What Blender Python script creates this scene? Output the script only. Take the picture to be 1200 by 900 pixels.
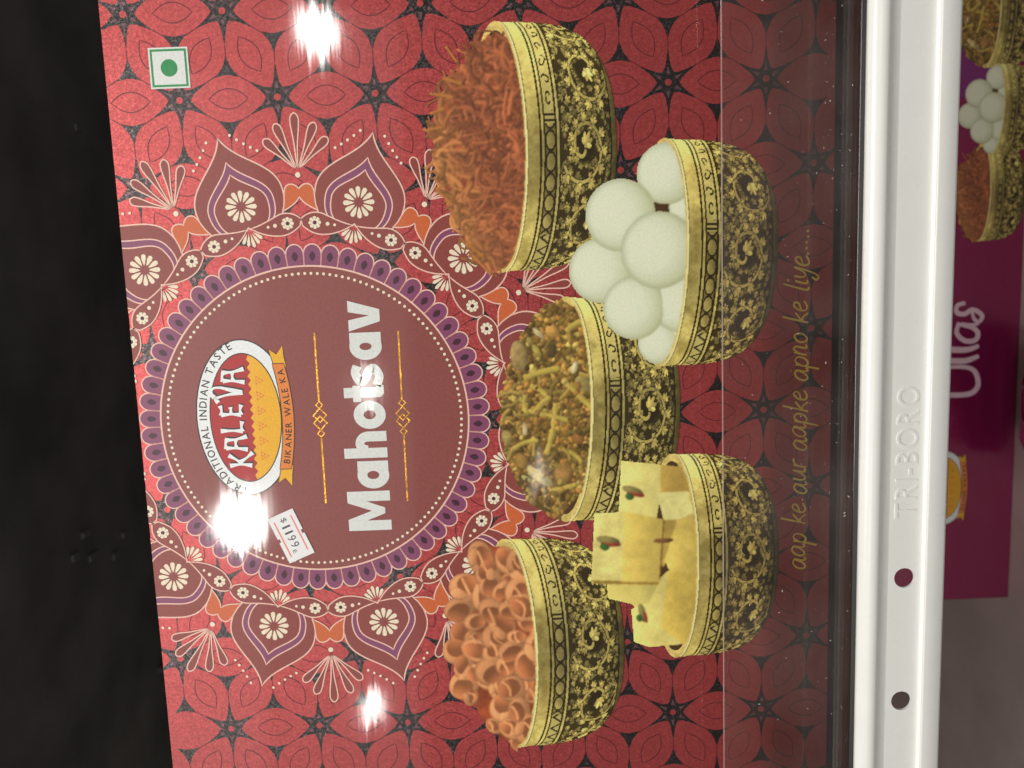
import bpy, bmesh, math, random
import numpy as np
from mathutils import Vector, Matrix
from mathutils.geometry import tessellate_polygon

for o in list(bpy.data.objects):
    bpy.data.objects.remove(o)
scene = bpy.context.scene
col = scene.collection
rnd = random.Random(7)

# ------------------------------------------------------------------ camera
# world: X to the right along the shelf, Z up, Y into the shelf; the box front is the plane Y = 0
YAW, ROLL, FPX, DIST = math.radians(7.0), math.radians(2.15), 900.0, 0.346
sy, cy_ = math.sin(YAW), math.cos(YAW)
FWD = np.array([-sy, cy_, 0.0])
RGT = np.array([cy_, sy, 0.0])
DWN = np.array([0.0, 0.0, -1.0])
CX = math.cos(ROLL) * DWN - math.sin(ROLL) * RGT      # the phone is held on its side
CY = math.sin(ROLL) * DWN + math.cos(ROLL) * RGT
CAM = -FWD * DIST
cam_data = bpy.data.cameras.new('camera')
cam = bpy.data.objects.new('camera', cam_data)
col.objects.link(cam)
m = Matrix(((CX[0], CY[0], -FWD[0], CAM[0]), (CX[1], CY[1], -FWD[1], CAM[1]), (CX[2], CY[2], -FWD[2], CAM[2]), (0, 0, 0, 1)))
cam.matrix_world = m
cam_data.sensor_fit = 'HORIZONTAL'
cam_data.sensor_width = 36.0
cam_data.lens = 36.0 * FPX / 1200.0
cam_data.clip_start = 0.01
cam_data.clip_end = 50
cam_data.dof.use_dof = True
cam_data.dof.focus_distance = 0.345
cam_data.dof.aperture_fstop = 9
scene.camera = cam


def at(u, v, y=0.0):
    d = CX * (u - 600) / FPX - CY * (v - 450) / FPX + FWD
    t = (y - CAM[1]) / d[1]
    return CAM + d * t


S = 2600.0                       # print units per metre


def pp(u, v):
    p = at(u, v)
    return (p[0] * S, p[2] * S)


# ------------------------------------------------------------------ light
world = bpy.data.worlds.new('World')
scene.world = world
world.use_nodes = True
bg = world.node_tree.nodes['Background']
bg.inputs['Color'].default_value = (1.0, 0.93, 0.86, 1)
bg.inputs['Strength'].default_value = 0.08


def area(name, loc, target, sx, sz, power, color=(1, 0.97, 0.92), shape='ELLIPSE'):
    d = bpy.data.lights.new(name, 'AREA')
    d.shape = shape
    d.size, d.size_y = sx, sz
    d.energy = power
    d.color = color
    o = bpy.data.objects.new(name, d)
    col.objects.link(o)
    o.location = loc
    o.rotation_euler = (Vector(target) - Vector(loc)).to_track_quat('-Z', 'Y').to_euler()
    return o


# shop ceiling fixtures far behind the camera: the laminated carton mirrors them
CAMV = CAM * np.array([1, -1, 1])
for (u, v, dist, w, h, L) in ((372, 38, 3.0, 0.18, 0.16, 30), (282, 606, 3.2, 0.27, 0.22, 32),
                              (436, 832, 3.0, 0.14, 0.085, 26), (432, 452, 3.4, 0.22, 0.09, 13), (632, 560, 3.4, 0.20, 0.06, 5)):
    P = at(u, v)
    dr = P - CAMV
    dr = dr / np.linalg.norm(dr)
    area('shop_ceiling_light', P + dr * dist, P, w, h, L * w * h * math.pi * 1.35)
# the lit shop ceiling itself: a broad pale field the foil mirrors on the upper half of the box
for (u, v, dist, w, h, L) in ((210, 480, 4.0, 4.6, 2.5, 0.62), (120, 520, 4.2, 4.2, 1.6, 0.5)):
    P = at(u, v)
    dr = P - CAMV
    dr = dr / np.linalg.norm(dr)
    lo = area('lit_ceiling', P + dr * dist, P, w, h, L * w * h * math.pi, (1, 0.95, 0.93), 'RECTANGLE')
# added unseen strip lamp above and in front: light falls off down the box
area('added_overhead_light', (0.10, -1.0, 1.30), (0, 0.0, 0.0), 1.2, 0.30, 24, (1, 0.96, 0.9), 'RECTANGLE')

scene.view_settings.view_transform = 'Standard'
scene.view_settings.look = 'None'
scene.view_settings.exposure = 0.0
scene.view_settings.gamma = 1.0

# ------------------------------------------------------------------ helpers
LIT = 0.76                        # how bright a perfectly white print comes out


def lin(c):
    c = np.asarray(c, dtype=float) / 255.0
    return np.where(c <= 0.04045, c / 12.92, ((c + 0.055) / 1.055) ** 2.4)


def alb(c, k=1.0):
    return tuple(np.clip(lin(c) / LIT * k, 0.002, 0.9))


MATS = {}


def nodes(m):
    m.use_nodes = True
    nt = m.node_tree
    return nt, nt.nodes, nt.links, nt.nodes['Principled BSDF']


def film_normal(nt):
    """the laminate's faint draw lines: a small tilt that changes quickly up the box and slowly along it"""
    N, L = nt.nodes, nt.links
    g = N.new('ShaderNodeNewGeometry')
    out = None
    parts = []
    for (sc, det, amp, seed) in (((9, 1, 620), 2.0, 0.020, 0.0), ((30, 1, 30), 1.0, 0.010, 3.7), ((14, 1, 160), 1.0, 0.014, 9.1)):
        mp = N.new('ShaderNodeVectorMath'); mp.operation = 'MULTIPLY_ADD'
        mp.inputs[1].default_value = sc
        mp.inputs[2].default_value = (seed, seed, seed)
        L.new(g.outputs['Position'], mp.inputs[0])
        nz = N.new('ShaderNodeTexNoise')
        nz.inputs['Scale'].default_value = 1.0
        nz.inputs['Detail'].default_value = det
        L.new(mp.outputs[0], nz.inputs['Vector'])
        sb = N.new('ShaderNodeVectorMath'); sb.operation = 'SUBTRACT'
        sb.inputs[1].default_value = (0.5, 0.5, 0.5)
        L.new(nz.outputs['Color'], sb.inputs[0])
        ml = N.new('ShaderNodeVectorMath'); ml.operation = 'MULTIPLY'
        ml.inputs[1].default_value = (amp * 1.4, 0, amp * 0.35)
        L.new(sb.outputs[0], ml.inputs[0])
        parts.append(ml)
    prev = g.outputs['Normal']
    for p in parts:
        ad = N.new('ShaderNodeVectorMath'); ad.operation = 'ADD'
        L.new(prev, ad.inputs[0]); L.new(p.outputs[0], ad.inputs[1])
        prev = ad.outputs[0]
    nm = N.new('ShaderNodeVectorMath'); nm.operation = 'NORMALIZE'
    L.new(prev, nm.inputs[0])
    return nm.outputs[0], g


def ink(name, rgb, rough=0.45, metal=0.0, foil=0.0, grain=0.08, k=1.0, attr=None, coat=0.8, spec=0.3):
    if name in MATS:
        return MATS[name]
    m = bpy.data.materials.new(name)
    nt, N, L, b = nodes(m)
    b.inputs['Roughness'].default_value = rough
    b.inputs['Metallic'].default_value = metal
    b.inputs['Specular IOR Level'].default_value = spec
    b.inputs['Coat Weight'].default_value = coat
    b.inputs['Coat Roughness'].default_value = 0.06
    b.inputs['Coat IOR'].default_value = 1.5
    fn, g = film_normal(nt)
    L.new(fn, b.inputs['Coat Normal'])
    nz = N.new('ShaderNodeTexNoise')
    nz.inputs['Scale'].default_value = 900
    nz.inputs['Detail'].default_value = 3
    L.new(g.outputs['Position'], nz.inputs['Vector'])
    mr = N.new('ShaderNodeMapRange')
    mr.inputs['From Min'].default_value = 0.3
    mr.inputs['From Max'].default_value = 0.7
    mr.inputs['To Min'].default_value = 1 - grain
    mr.inputs['To Max'].default_value = 1 + grain
    L.new(nz.outputs['Fac'], mr.inputs['Value'])
    vm = N.new('ShaderNodeVectorMath'); vm.operation = 'SCALE'
    L.new(mr.outputs[0], vm.inputs['Scale'])
    if attr:
        ca = N.new('ShaderNodeVertexColor')
        ca.layer_name = attr
        L.new(ca.outputs['Color'], vm.inputs[0])
    else:
        vm.inputs[0].default_value = alb(rgb, k)
    L.new(vm.outputs[0], b.inputs['Base Color'])
    if foil > 0:
        vo = N.new('ShaderNodeTexVoronoi')
        vo.inputs['Scale'].default_value = 1500
        L.new(g.outputs['Position'], vo.inputs['Vector'])
        sb = N.new('ShaderNodeVectorMath'); sb.operation = 'SUBTRACT'
        sb.inputs[1].default_value = (0.5, 0.5, 0.5)
        L.new(vo.outputs['Color'], sb.inputs[0])
        ml = N.new('ShaderNodeVectorMath'); ml.operation = 'MULTIPLY'
        ml.inputs[1].default_value = (foil, 0, foil)
        L.new(sb.outputs[0], ml.inputs[0])
        ad = N.new('ShaderNodeVectorMath'); ad.operation = 'ADD'
        L.new(g.outputs['Normal'], ad.inputs[0]); L.new(ml.outputs[0], ad.inputs[1])
        nm = N.new('ShaderNodeVectorMath'); nm.operation = 'NORMALIZE'
        L.new(ad.outputs[0], nm.inputs[0])
        L.new(nm.outputs[0], b.inputs['Normal'])
    MATS[name] = m
    return m


def plain(name, color, rough=0.5, metal=0.0, spec=0.5, coat=0.0, grain=0.0, gscale=200, bump=0.0, bscale=300, smudge=0.0):
    if name in MATS:
        return MATS[name]
    m = bpy.data.materials.new(name)
    nt, N, L, b = nodes(m)
    b.inputs['Base Color'].default_value = (*color, 1)
    b.inputs['Roughness'].default_value = rough
    b.inputs['Metallic'].default_value = metal
    b.inputs['Specular IOR Level'].default_value = spec
    b.inputs['Coat Weight'].default_value = coat
    g = N.new('ShaderNodeNewGeometry')
    if grain > 0:
        nz = N.new('ShaderNodeTexNoise')
        nz.inputs['Scale'].default_value = gscale
        nz.inputs['Detail'].default_value = 5
        L.new(g.outputs['Position'], nz.inputs['Vector'])
        mr = N.new('ShaderNodeMapRange')
        mr.inputs['From Min'].default_value = 0.3
        mr.inputs['From Max'].default_value = 0.7
        mr.inputs['To Min'].default_value = 1 - grain
        mr.inputs['To Max'].default_value = 1 + grain
        L.new(nz.outputs['Fac'], mr.inputs['Value'])
        vm = N.new('ShaderNodeVectorMath'); vm.operation = 'SCALE'
        vm.inputs[0].default_value = color
        L.new(mr.outputs[0], vm.inputs['Scale'])
        L.new(vm.outputs[0], b.inputs['Base Color'])
    if smudge > 0:
        nz = N.new('ShaderNodeTexNoise')
        nz.inputs['Scale'].default_value = 45
        nz.inputs['Detail'].default_value = 6
        L.new(g.outputs['Position'], nz.inputs['Vector'])
        mr = N.new('ShaderNodeMapRange')
        mr.inputs['To Min'].default_value = rough - smudge
        mr.inputs['To Max'].default_value = rough + smudge
        L.new(nz.outputs['Fac'], mr.inputs['Value'])
        L.new(mr.outputs[0], b.inputs['Roughness'])
    if bump > 0:
        nz = N.new('ShaderNodeTexNoise')
        nz.inputs['Scale'].default_value = bscale
        nz.inputs['Detail'].default_value = 3
        L.new(g.outputs['Position'], nz.inputs['Vector'])
        bp = N.new('ShaderNodeBump')
        bp.inputs['Strength'].default_value = bump
        bp.inputs['Distance'].default_value = 0.001
        L.new(nz.outputs['Fac'], bp.inputs['Height'])
        L.new(bp.outputs[0], b.inputs['Normal'])
    MATS[name] = m
    return m


def tag(o, label=None, cat=None, group=None, kind=None):
    if label: o['label'] = label
    if cat: o['category'] = cat
    if group: o['group'] = group
    if kind: o['kind'] = kind
    return o


def empty(name, loc=(0, 0, 0)):
    o = bpy.data.objects.new(name, None)
    o.empty_display_size = 0.02
    col.objects.link(o)
    o.location = loc
    return o


def link(name, me, parent=None, loc=(0, 0, 0), roty=0.0):
    o = bpy.data.objects.new(name, me)
    col.objects.link(o)
    if parent is not None:
        o.parent = parent
    o.location = loc
    o.rotation_euler = (0, roty, 0)
    return o


LV = 1.2e-5                        # thickness of one ink layer in metres


class Pr:
    """flat printed shapes in print units, x right and y up, stacked in ink layers in front of the carton"""

    def __init__(self):
        self.v, self.f, self.mi, self.mats = [], [], [], []
        self.bump = 0

    def mat(self, m):
        if m not in self.mats:
            self.mats.append(m)
        return self.mats.index(m)

    def add(self, pts, faces, lv, m):
        k = len(self.v)
        y = -lv * LV
        self.v += [(p[0] / S, y, p[1] / S) for p in pts]
        i = self.mat(m)
        for f in faces:
            self.f.append([k + j for j in f])
            self.mi.append(i)

    def fill(self, poly, lv, m, holes=()):
        loops = [[Vector((p[0], p[1], 0)) for p in poly]] + [[Vector((p[0], p[1], 0)) for p in h] for h in holes]
        tri = tessellate_polygon(loops)
        pts = [p for lp in loops for p in lp]
        self.add([(p.x, p.y) for p in pts], tri, lv, m)

    def disc(self, x, y, r, lv, m, n=14, ry=None, ang=0.0):
        ry = ry or r
        ca, sa = math.cos(ang), math.sin(ang)
        pts = []
        for i in range(n):
            t = 2 * math.pi * i / n
            px, py = r * math.cos(t), ry * math.sin(t)
            pts.append((x + px * ca - py * sa, y + px * sa + py * ca))
        self.add(pts, [list(range(n))], lv, m)

    def line(self, pts, w, lv, m, closed=False, rise=0.0):
        """ribbon; w is one width or a list of widths"""
        n = len(pts)
        P = np.array(pts, dtype=float)
        if closed:
            T = np.roll(P, -1, 0) - np.roll(P, 1, 0)
        else:
            T = np.gradient(P, axis=0)
        T /= (np.linalg.norm(T, axis=1, keepdims=True) + 1e-9)
        Nn = np.c_[-T[:, 1], T[:, 0]]
        W = np.full(n, w, float) if np.isscalar(w) else np.asarray(w, float)
        A = P + Nn * W[:, None] / 2
        B = P - Nn * W[:, None] / 2
        pts2 = [tuple(a) for a in A] + [tuple(b) for b in B]
        fs = [(i, i + 1, n + i + 1, n + i) for i in range(n - 1)]
        if closed:
            fs.append((n - 1, 0, n, 2 * n - 1))
        k = len(self.v)
        self.add(pts2, fs, lv, m)
        if rise:
            for i in range(2 * n):
                x, y, z = self.v[k + i]
                self.v[k + i] = (x, y - rise * LV * (i % n) / n, z)

    def build(self, name, parent=None, pos=(0, 0), lv=0, roty=0.0, y0=0.0):
        return link(name, self.mesh(name), parent, (pos[0] / S, y0 - lv * LV, pos[1] / S), roty)

    def mesh(self, name):
        me = bpy.data.meshes.new(name)
        me.from_pydata(self.v, [], self.f)
        for mm in self.mats:
            me.materials.append(mm)
        me.polygons.foreach_set('material_index', self.mi)
        me.update()
        return me


def smooth(pts, n=6, closed=False):
    P = [np.array(p, float) for p in pts]
    out = []
    k = len(P)
    rng = range(k) if closed else range(k - 1)
    for i in rng:
        if closed:
            p0, p1, p2, p3 = P[(i - 1) % k], P[i], P[(i + 1) % k], P[(i + 2) % k]
        else:
            p0, p1, p2, p3 = P[max(i - 1, 0)], P[i], P[i + 1], P[min(i + 2, k - 1)]
        for j in range(n):
            t = j / n
            q = 0.5 * ((2 * p1) + (-p0 + p2) * t + (2 * p0 - 5 * p1 + 4 * p2 - p3) * t * t + (-p0 + 3 * p1 - 3 * p2 + p3) * t ** 3)
            out.append((q[0], q[1]))
    if not closed:
        out.append((P[-1][0], P[-1][1]))
    return out


def bez(p0, p1, p2, p3, n=12):
    out = []
    for i in range(n):
        t = i / n
        a = (1 - t) ** 3; b = 3 * t * (1 - t) ** 2; c = 3 * t * t * (1 - t); d = t ** 3
        out.append((a * p0[0] + b * p1[0] + c * p2[0] + d * p3[0], a * p0[1] + b * p1[1] + c * p2[1] + d * p3[1]))
    return out


def ellipse(cx, cy, a, b, n=48, t0=0.0, t1=2 * math.pi, end=False):
    k = n + 1 if end else n
    return [(cx + a * math.cos(t0 + (t1 - t0) * i / n), cy + b * math.sin(t0 + (t1 - t0) * i / n)) for i in range(k)]


GLYPH = {}


def glyph(ch, off=0.0):
    """outline mesh of a letter from the built-in font: (verts, faces, width)"""
    if (ch, off) in GLYPH:
        return GLYPH[(ch, off)]
    cu = bpy.data.curves.new('glyph', 'FONT')
    cu.body = ch
    cu.size = 1.0
    cu.offset = off
    cu.resolution_u = 3
    ob = bpy.data.objects.new('glyph', cu)
    me = bpy.data.meshes.new_from_object(ob)
    vs = [(v.co.x, v.co.y) for v in me.vertices]
    fs = [tuple(p.vertices) for p in me.polygons]
    bpy.data.objects.remove(ob)
    bpy.data.curves.remove(cu)
    bpy.data.meshes.remove(me)
    if vs:
        x0 = min(v[0] for v in vs); x1 = max(v[0] for v in vs)
        vs = [(v[0] - x0, v[1]) for v in vs]
        w = x1 - x0
    else:
        w = 0.3
    GLYPH[(ch, off)] = (vs, fs, w)
    return GLYPH[(ch, off)]


def rot2(p, a):
    return (p[0] * math.cos(a) - p[1] * math.sin(a), p[0] * math.sin(a) + p[1] * math.cos(a))


def box_mesh(name, x0, x1, y0, y1, z0, z1, mat, bev=0.0, seg=2):
    bm = bmesh.new()
    bmesh.ops.create_cube(bm, size=1)
    for v in bm.verts:
        v.co = Vector(((x0 + x1) / 2 + v.co.x * (x1 - x0), (y0 + y1) / 2 + v.co.y * (y1 - y0), (z0 + z1) / 2 + v.co.z * (z1 - z0)))
    if bev:
        bmesh.ops.bevel(bm, geom=bm.edges[:], offset=bev, segments=seg, affect='EDGES', profile=0.5)
    me = bpy.data.meshes.new(name)
    bm.to_mesh(me); bm.free()
    me.materials.append(mat)
    return me


# ------------------------------------------------------------------ the shelving
DECK_Z = -0.1470
BOX_BOT = -0.1445
BOX_TOP = 441.0 / S
m_black = plain('black_paint', (0.008, 0.008, 0.008), 0.42, grain=0.25, gscale=90, smudge=0.12)
m_panel = plain('charcoal_panel', (0.03, 0.03, 0.028), 0.5, grain=0.3, gscale=14, smudge=0.15)
m_under = plain('dark_enamel', (0.36, 0.36, 0.33), 0.5, grain=0.3, gscale=12, smudge=0.15)
m_clip = plain('dull_steel', (0.7, 0.7, 0.7), 0.4, 0.6)
m_deck = plain('dark_deck', (0.05, 0.04, 0.036), 0.35, grain=0.25, gscale=160, smudge=0.12)
m_white = plain('white_enamel', (0.86, 0.87, 0.84), 0.28, grain=0.015, gscale=60, bump=0.03, bscale=220, smudge=0.08)
m_lowdeck = plain('grey_enamel', (0.74, 0.60, 0.56), 0.45, grain=0.12, gscale=20, smudge=0.1)
m_gasket = plain('dark_vinyl', (0.02, 0.018, 0.017), 0.16, smudge=0.05)

tag(link('back_panel', box_mesh('back_panel', -0.75, 0.75, 0.42, 0.43, DECK_Z, 0.75, m_panel)), kind='structure')
tag(link('lower_back_panel', box_mesh('lower_back_panel', -0.75, 0.75, 0.42, 0.43, -0.3615, DECK_Z - 0.008, m_lowdeck)), kind='structure')
tag(link('lower_shelf_deck', box_mesh('lower_shelf_deck', -0.75, 0.75, -0.03, 0.4195, -0.38, -0.362, m_lowdeck, 0.001)), kind='structure')

shelf = tag(empty('display_shelf', (0, 0, DECK_Z)), 'shelf with a white enamelled front rail pierced by round holes', 'shelf')


def part(name, me, parent):
    o = link(name, me, parent)
    o.location = -Vector(parent.location)
    return o


part('deck', box_mesh('deck', -0.6, 0.6, -0.0275, 0.4195, DECK_Z - 0.003, DECK_Z, m_deck), shelf)


def zu(u, y):
    return at(u, 450, y)[2]


# the rail: a pressed section with real holes through its web
YF = -0.0335
RX0, RX1 = -0.42, 0.42
zr = lambda u, y: at(u, 60, y)[2]
zb0, zb1 = zr(1024.5, YF), zr(1049, YF)
zw0, zw1 = zr(1055, YF + .0025), zr(1097, YF + .0025)
zl0, zl1 = zr(1103, YF), zr(1129, YF)
top = [(YF + 0.0065, zb0 - 0.0005), (YF + 0.0050, zb0 + 0.0008), (YF + 0.0032, zb0 + 0.0006), (YF + 0.0016, zb0 - 0.0008), (YF + 0.0006, zb0 - 0.0022),
       (YF + 0.0001, zb0 - 0.0038), (YF, zb0 - 0.0055), (YF + 0.0005, zb1 + 0.0018), (YF + 0.0012, zb1 + 0.0004), (YF + 0.0020, zb1 - 0.0009), (YF + 0.0025, zw0)]
bot = [(YF + 0.0025, zw1), (YF + 0.0022, zw1 - 0.0006), (YF + 0.0010, zw1 - 0.0014), (YF + 0.0002, zl0 + 0.0003), (YF, zl0 - 0.0006),
       (YF + 0.0001, zl1 + 0.0015), (YF + 0.0008, zl1 + 0.0004), (YF + 0.0022, zl1), (YF + 0.0045, zl1)]
bm = bmesh.new()
TH = 0.0011


def strip(bm, prof, thick):
    rows = []
    for x in (RX0, RX1):
        rows.append([bm.verts.new((x, p[0], p[1])) for p in prof])
    for i in range(len(prof) - 1):
        f = bm.faces.new((rows[0][i], rows[1][i], rows[1][i + 1], rows[0][i + 1]))
        f.smooth = True


strip(bm, top, TH)
strip(bm, bot, TH)
holes = []
pitch = at(1055.5, 825, YF)[0] - at(1060, 680, YF)[0]
hx0 = at(1060, 680, YF)[0]
hz = (at(1060, 680, YF + .0025)[2] + at(1055.5, 825, YF + .0025)[2]) / 2
HR = 0.0043
for k in (0, 1, 2):
    holes.append((hx0 + k * pitch, hz))
hol = [[(hx + HR * math.cos(t), hz_ + HR * math.sin(t)) for t in [2 * math.pi * i / 40 for i in range(40)]] for hx, hz_ in holes]
outer = [(RX0, zw1), (RX1, zw1), (RX1, zw0), (RX0, zw0)]
loops = [[Vector((p[0], p[1], 0)) for p in outer]] + [[Vector((p[0], p[1], 0)) for p in h] for h in hol]
tri = tessellate_polygon(loops)
flat = [p for l in loops for p in l]
for yy in (YF + 0.0025, YF + 0.0025 + TH):
    vs = [bm.verts.new((p.x, yy, p.y)) for p in flat]
    for t in tri:
        try:
            bm.faces.new([vs[i] for i in t])
        except ValueError:
            pass
for h in hol:
    a = [bm.verts.new((p[0], YF + 0.0025, p[1])) for p in h]
    b = [bm.verts.new((p[0], YF + 0.0025 + TH, p[1])) for p in h]
    for i in range(len(h)):
        j = (i + 1) % len(h)
        bm.faces.new((a[i], a[j], b[j], b[i]))
bmesh.ops.recalc_face_normals(bm, faces=bm.faces[:])
me = bpy.data.meshes.new('front_rail')
bm.to_mesh(me); bm.free()
me.materials.append(m_white)
rail = part('front_rail', me, shelf)
# raised maker's lettering on the web
a0 = at(1062, 607, YF + .0025)[0]
a1 = at(1066, 453, YF + .0025)[0]
word = 'TRI-BORO'
gl = [glyph(c, 0.0) for c in word]
gap = 0.16
tw = sum(g[2] for g in gl) + gap * (len(word) - 1)
xs = a0
sc_x = (a1 - a0) / tw
zbase = zu(1077.5, YF + .0025)
ztop = zu(1051.5, YF + .0025)
caph = 0.70
for c, g in zip(word, gl):
    bm = bmesh.new()
    yy0 = YF + 0.00235
    vs = [bm.verts.new((xs + v[0] * sc_x, yy0 - 0.00018, zbase + v[1] * (ztop - zbase) / caph)) for v in g[0]]
    fs = []
    for f in g[1]:
        try:
            fs.append(bm.faces.new([vs[i] for i in f]))
        except ValueError:
            pass
    r = bmesh.ops.extrude_face_region(bm, geom=fs)
    for v in r['geom']:
        if isinstance(v, bmesh.types.BMVert):
            v.co.y += 0.00030
    bmesh.ops.recalc_face_normals(bm, faces=bm.faces[:])
    me = bpy.data.meshes.new('raised_letter')
    bm.to_mesh(me); bm.free()
    me.materials.append(m_white)
    o = link('raised_letter', me, rail)
    xs += (g[2] + gap) * sc_x
# vinyl channel that holds the clear guard
ch = [(-0.0205, DECK_Z + .0001), (-0.0205, DECK_Z + 0.0016), (-0.0212, DECK_Z + 0.0023), (-0.0222, DECK_Z + 0.0024), (-0.0228, DECK_Z + .0016),
      (-0.0236, DECK_Z + 0.0004), (-0.0246, DECK_Z + 0.0005), (-0.0254, DECK_Z + 0.0009), (-0.0262, DECK_Z + 0.0004), (-0.0268, DECK_Z - 0.0012)]
bm = bmesh.new()
strip(bm, smooth(ch, 4), 0)
bmesh.ops.recalc_face_normals(bm, faces=bm.faces[:])
me = bpy.data.meshes.new('vinyl_channel')
bm.to_mesh(me); bm.free()
me.materials.append(m_gasket)
part('vinyl_channel', me, shelf)

# dark shelf above with its bracket, far up behind the box
upper = tag(empty('upper_shelf', (0, 0.2, 0.372)), 'black shelf hanging in the dark above the red box', 'shelf')
part('deck', box_mesh('deck', -0.6, 0.6, 0.05, 0.4195, 0.372, 0.384, m_under, 0.001), upper)
A_, B_ = Vector(at(192, 785, 0.40)), Vector(at(70, 905, 0.12))
B_ = A_ + (B_ - A_) * ((0.371 - A_.z) / (B_.z - A_.z))
dv = (B_ - A_)
bm = bmesh.new()
bmesh.ops.create_cube(bm, size=1)
bmesh.ops.scale(bm, vec=(0.016, 0.006, dv.length), verts=bm.verts[:])
bmesh.ops.bevel(bm, geom=bm.edges[:], offset=0.0012, segments=2, affect='EDGES')
bmesh.ops.transform(bm, matrix=Matrix.Translation((A_ + B_) / 2) @ dv.to_track_quat('Z', 'X').to_matrix().to_4x4(), verts=bm.verts[:])
me = bpy.data.meshes.new('strut')
bm.to_mesh(me); bm.free()
me.materials.append(m_under)
part('strut', me, upper)
for (u_, v_, w_) in ((100, 626, .012), (146, 626, .010), (88, 653, .010), (110, 652, .016), (136, 651, .012), (90, 150, .006)):
    d_ = CX * (u_ - 600) / FPX - CY * (v_ - 450) / FPX + FWD
    P_ = CAM + d_ * ((0.3705 - CAM[2]) / d_[2])
    part('clip', box_mesh('clip', P_[0] - .003, P_[0] + .003, P_[1] - w_ / 2, P_[1] + w_ / 2, 0.3690, 0.3718, m_clip, 0.0008), upper)

# ------------------------------------------------------------------ the bowl pictures, worked out as colour fields
LEAFW, LEAFH = 1200, 230


def paint(buf, cx, cy, a, b, ang, colr, soft=1.2, hi=0.0):
    R = max(a, b) + 3
    x0, x1 = int(max(0, cx - R)), int(min(buf.shape[1], cx + R + 1))
    y0, y1 = int(max(0, cy - R)), int(min(buf.shape[0], cy + R + 1))
    if x1 <= x0 or y1 <= y0:
        return
    Y, X = np.mgrid[y0:y1, x0:x1]
    dx, dy = X - cx, Y - cy
    u = (dx * math.cos(ang) + dy * math.sin(ang)) / a
    v = (-dx * math.sin(ang) + dy * math.cos(ang)) / b
    q = np.sqrt(u * u + v * v)
    al = np.clip((1 - q) * min(a, b) / soft, 0, 1)[..., None]
    sh = 1 + hi * (-v)[..., None] * 0.5
    buf[y0:y1, x0:x1] = buf[y0:y1, x0:x1] * (1 - al) + np.array(colr)[None, None] * sh * al


def leafwork():
    r = random.Random(3)
    dark = np.array([58, 46, 16.]); gold = np.array([206, 186, 100.])
    buf = np.zeros((LEAFH, LEAFW, 3)) + dark
    buf += np.random.default_rng(1).normal(0, 5, (LEAFH, LEAFW, 1))

    def leaf(x, y, s, ang, n=5, tone=1.0):
        lobes = [(-1.15, .62), (-.58, .85), (0, 1.0), (.58, .85), (1.15, .62)] if n == 5 else [(-.7, .75), (0, 1.0), (.7, .75)]
        for da, l in lobes:
            aa = ang + da
            paint(buf, x + math.cos(aa) * s * l * .52, y + math.sin(aa) * s * l * .52, s * l * .55, s * .25, aa, dark * .7)
        for da, l in lobes:
            aa = ang + da
            t = tone * r.uniform(.72, 1.12)
            paint(buf, x + math.cos(aa) * s * l * .52, y + math.sin(aa) * s * l * .52, s * l * .47, s * .17, aa, gold * t, hi=.35)
        paint(buf, x, y, s * .17, s * .17, 0, gold * tone * .8)

    for i in range(620):
        leaf(r.uniform(0, LEAFW), r.uniform(4, LEAFH - 4), r.uniform(17, 28), r.uniform(0, 6.28), r.choice((3, 5)), r.uniform(.6, .95))
    per = 210
    for k in range(-1, 8):
        cx = k * per + 60
        cyy = LEAFH * (.5 + (.06 if k % 2 else -.06))
        sgn = 1 if k % 2 else -1
        pts = []
        for i in range(150):
            t = i / 149
            aa = sgn * (t * 7.6) + (1.2 if k % 2 else 4.2)
            rad = 88 * (1 - t) ** .72 + 10
            pts.append((cx + math.cos(aa) * rad * 1.02, cyy + math.sin(aa) * rad, aa, rad))
        paint(buf, cx, cyy, 50, 50, 0, dark * .8, soft=14)
        for p in pts:
            paint(buf, p[0], p[1], 8.5, 8.5, 0, dark * .5)
        for p in pts:
            paint(buf, p[0], p[1], 5.8, 5.8, 0, gold * .9, hi=.3)
        for i in range(4, 128, 11):
            p = pts[i]
            leaf(p[0] + math.cos(p[2]) * 9, p[1] + math.sin(p[2]) * 9, 33 - i * .08, p[2] + sgn * .75, 5, 1.02)
            if i % 22 == 4:
                leaf(p[0] - math.cos(p[2]) * 6, p[1] - math.sin(p[2]) * 6, 22 - i * .06, p[2] + sgn * 2.2, 3, .98)
        leaf(cx + 4, cyy + 4, 44, sgn * 1.0 + 1.5, 5, 1.15)
    return np.clip(buf, 10, 240)


LEAF = leafwork()


def vnoise(shape, cell, seed):
    g = np.random.default_rng(seed)
    h, w = shape
    gh, gw = int(h / cell) + 3, int(w / cell) + 3
    G = g.random((gh, gw))
    y = np.arange(h) / cell; x = np.arange(w) / cell
    yi, xi = y.astype(int), x.astype(int)
    fy, fx = (y - yi)[:, None], (x - xi)[None]
    fy, fx = fy * fy * (3 - 2 * fy), fx * fx * (3 - 2 * fx)
    a = G[yi][:, xi]; b = G[yi][:, xi + 1]; c = G[yi + 1][:, xi]; d = G[yi + 1][:, xi + 1]
    return (a * (1 - fx) + b * fx) * (1 - fy) + (c * (1 - fx) + d * fx) * fy


HP = np.array([0, .05, .12, .25, .40, .52, .63, .72, .79, .84, .875])
RP = np.array([1.0, .992, .985, .99, .975, .955, .92, .87, .80, .73, .66])
KT = 0.225
STEP = 0.9


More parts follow.
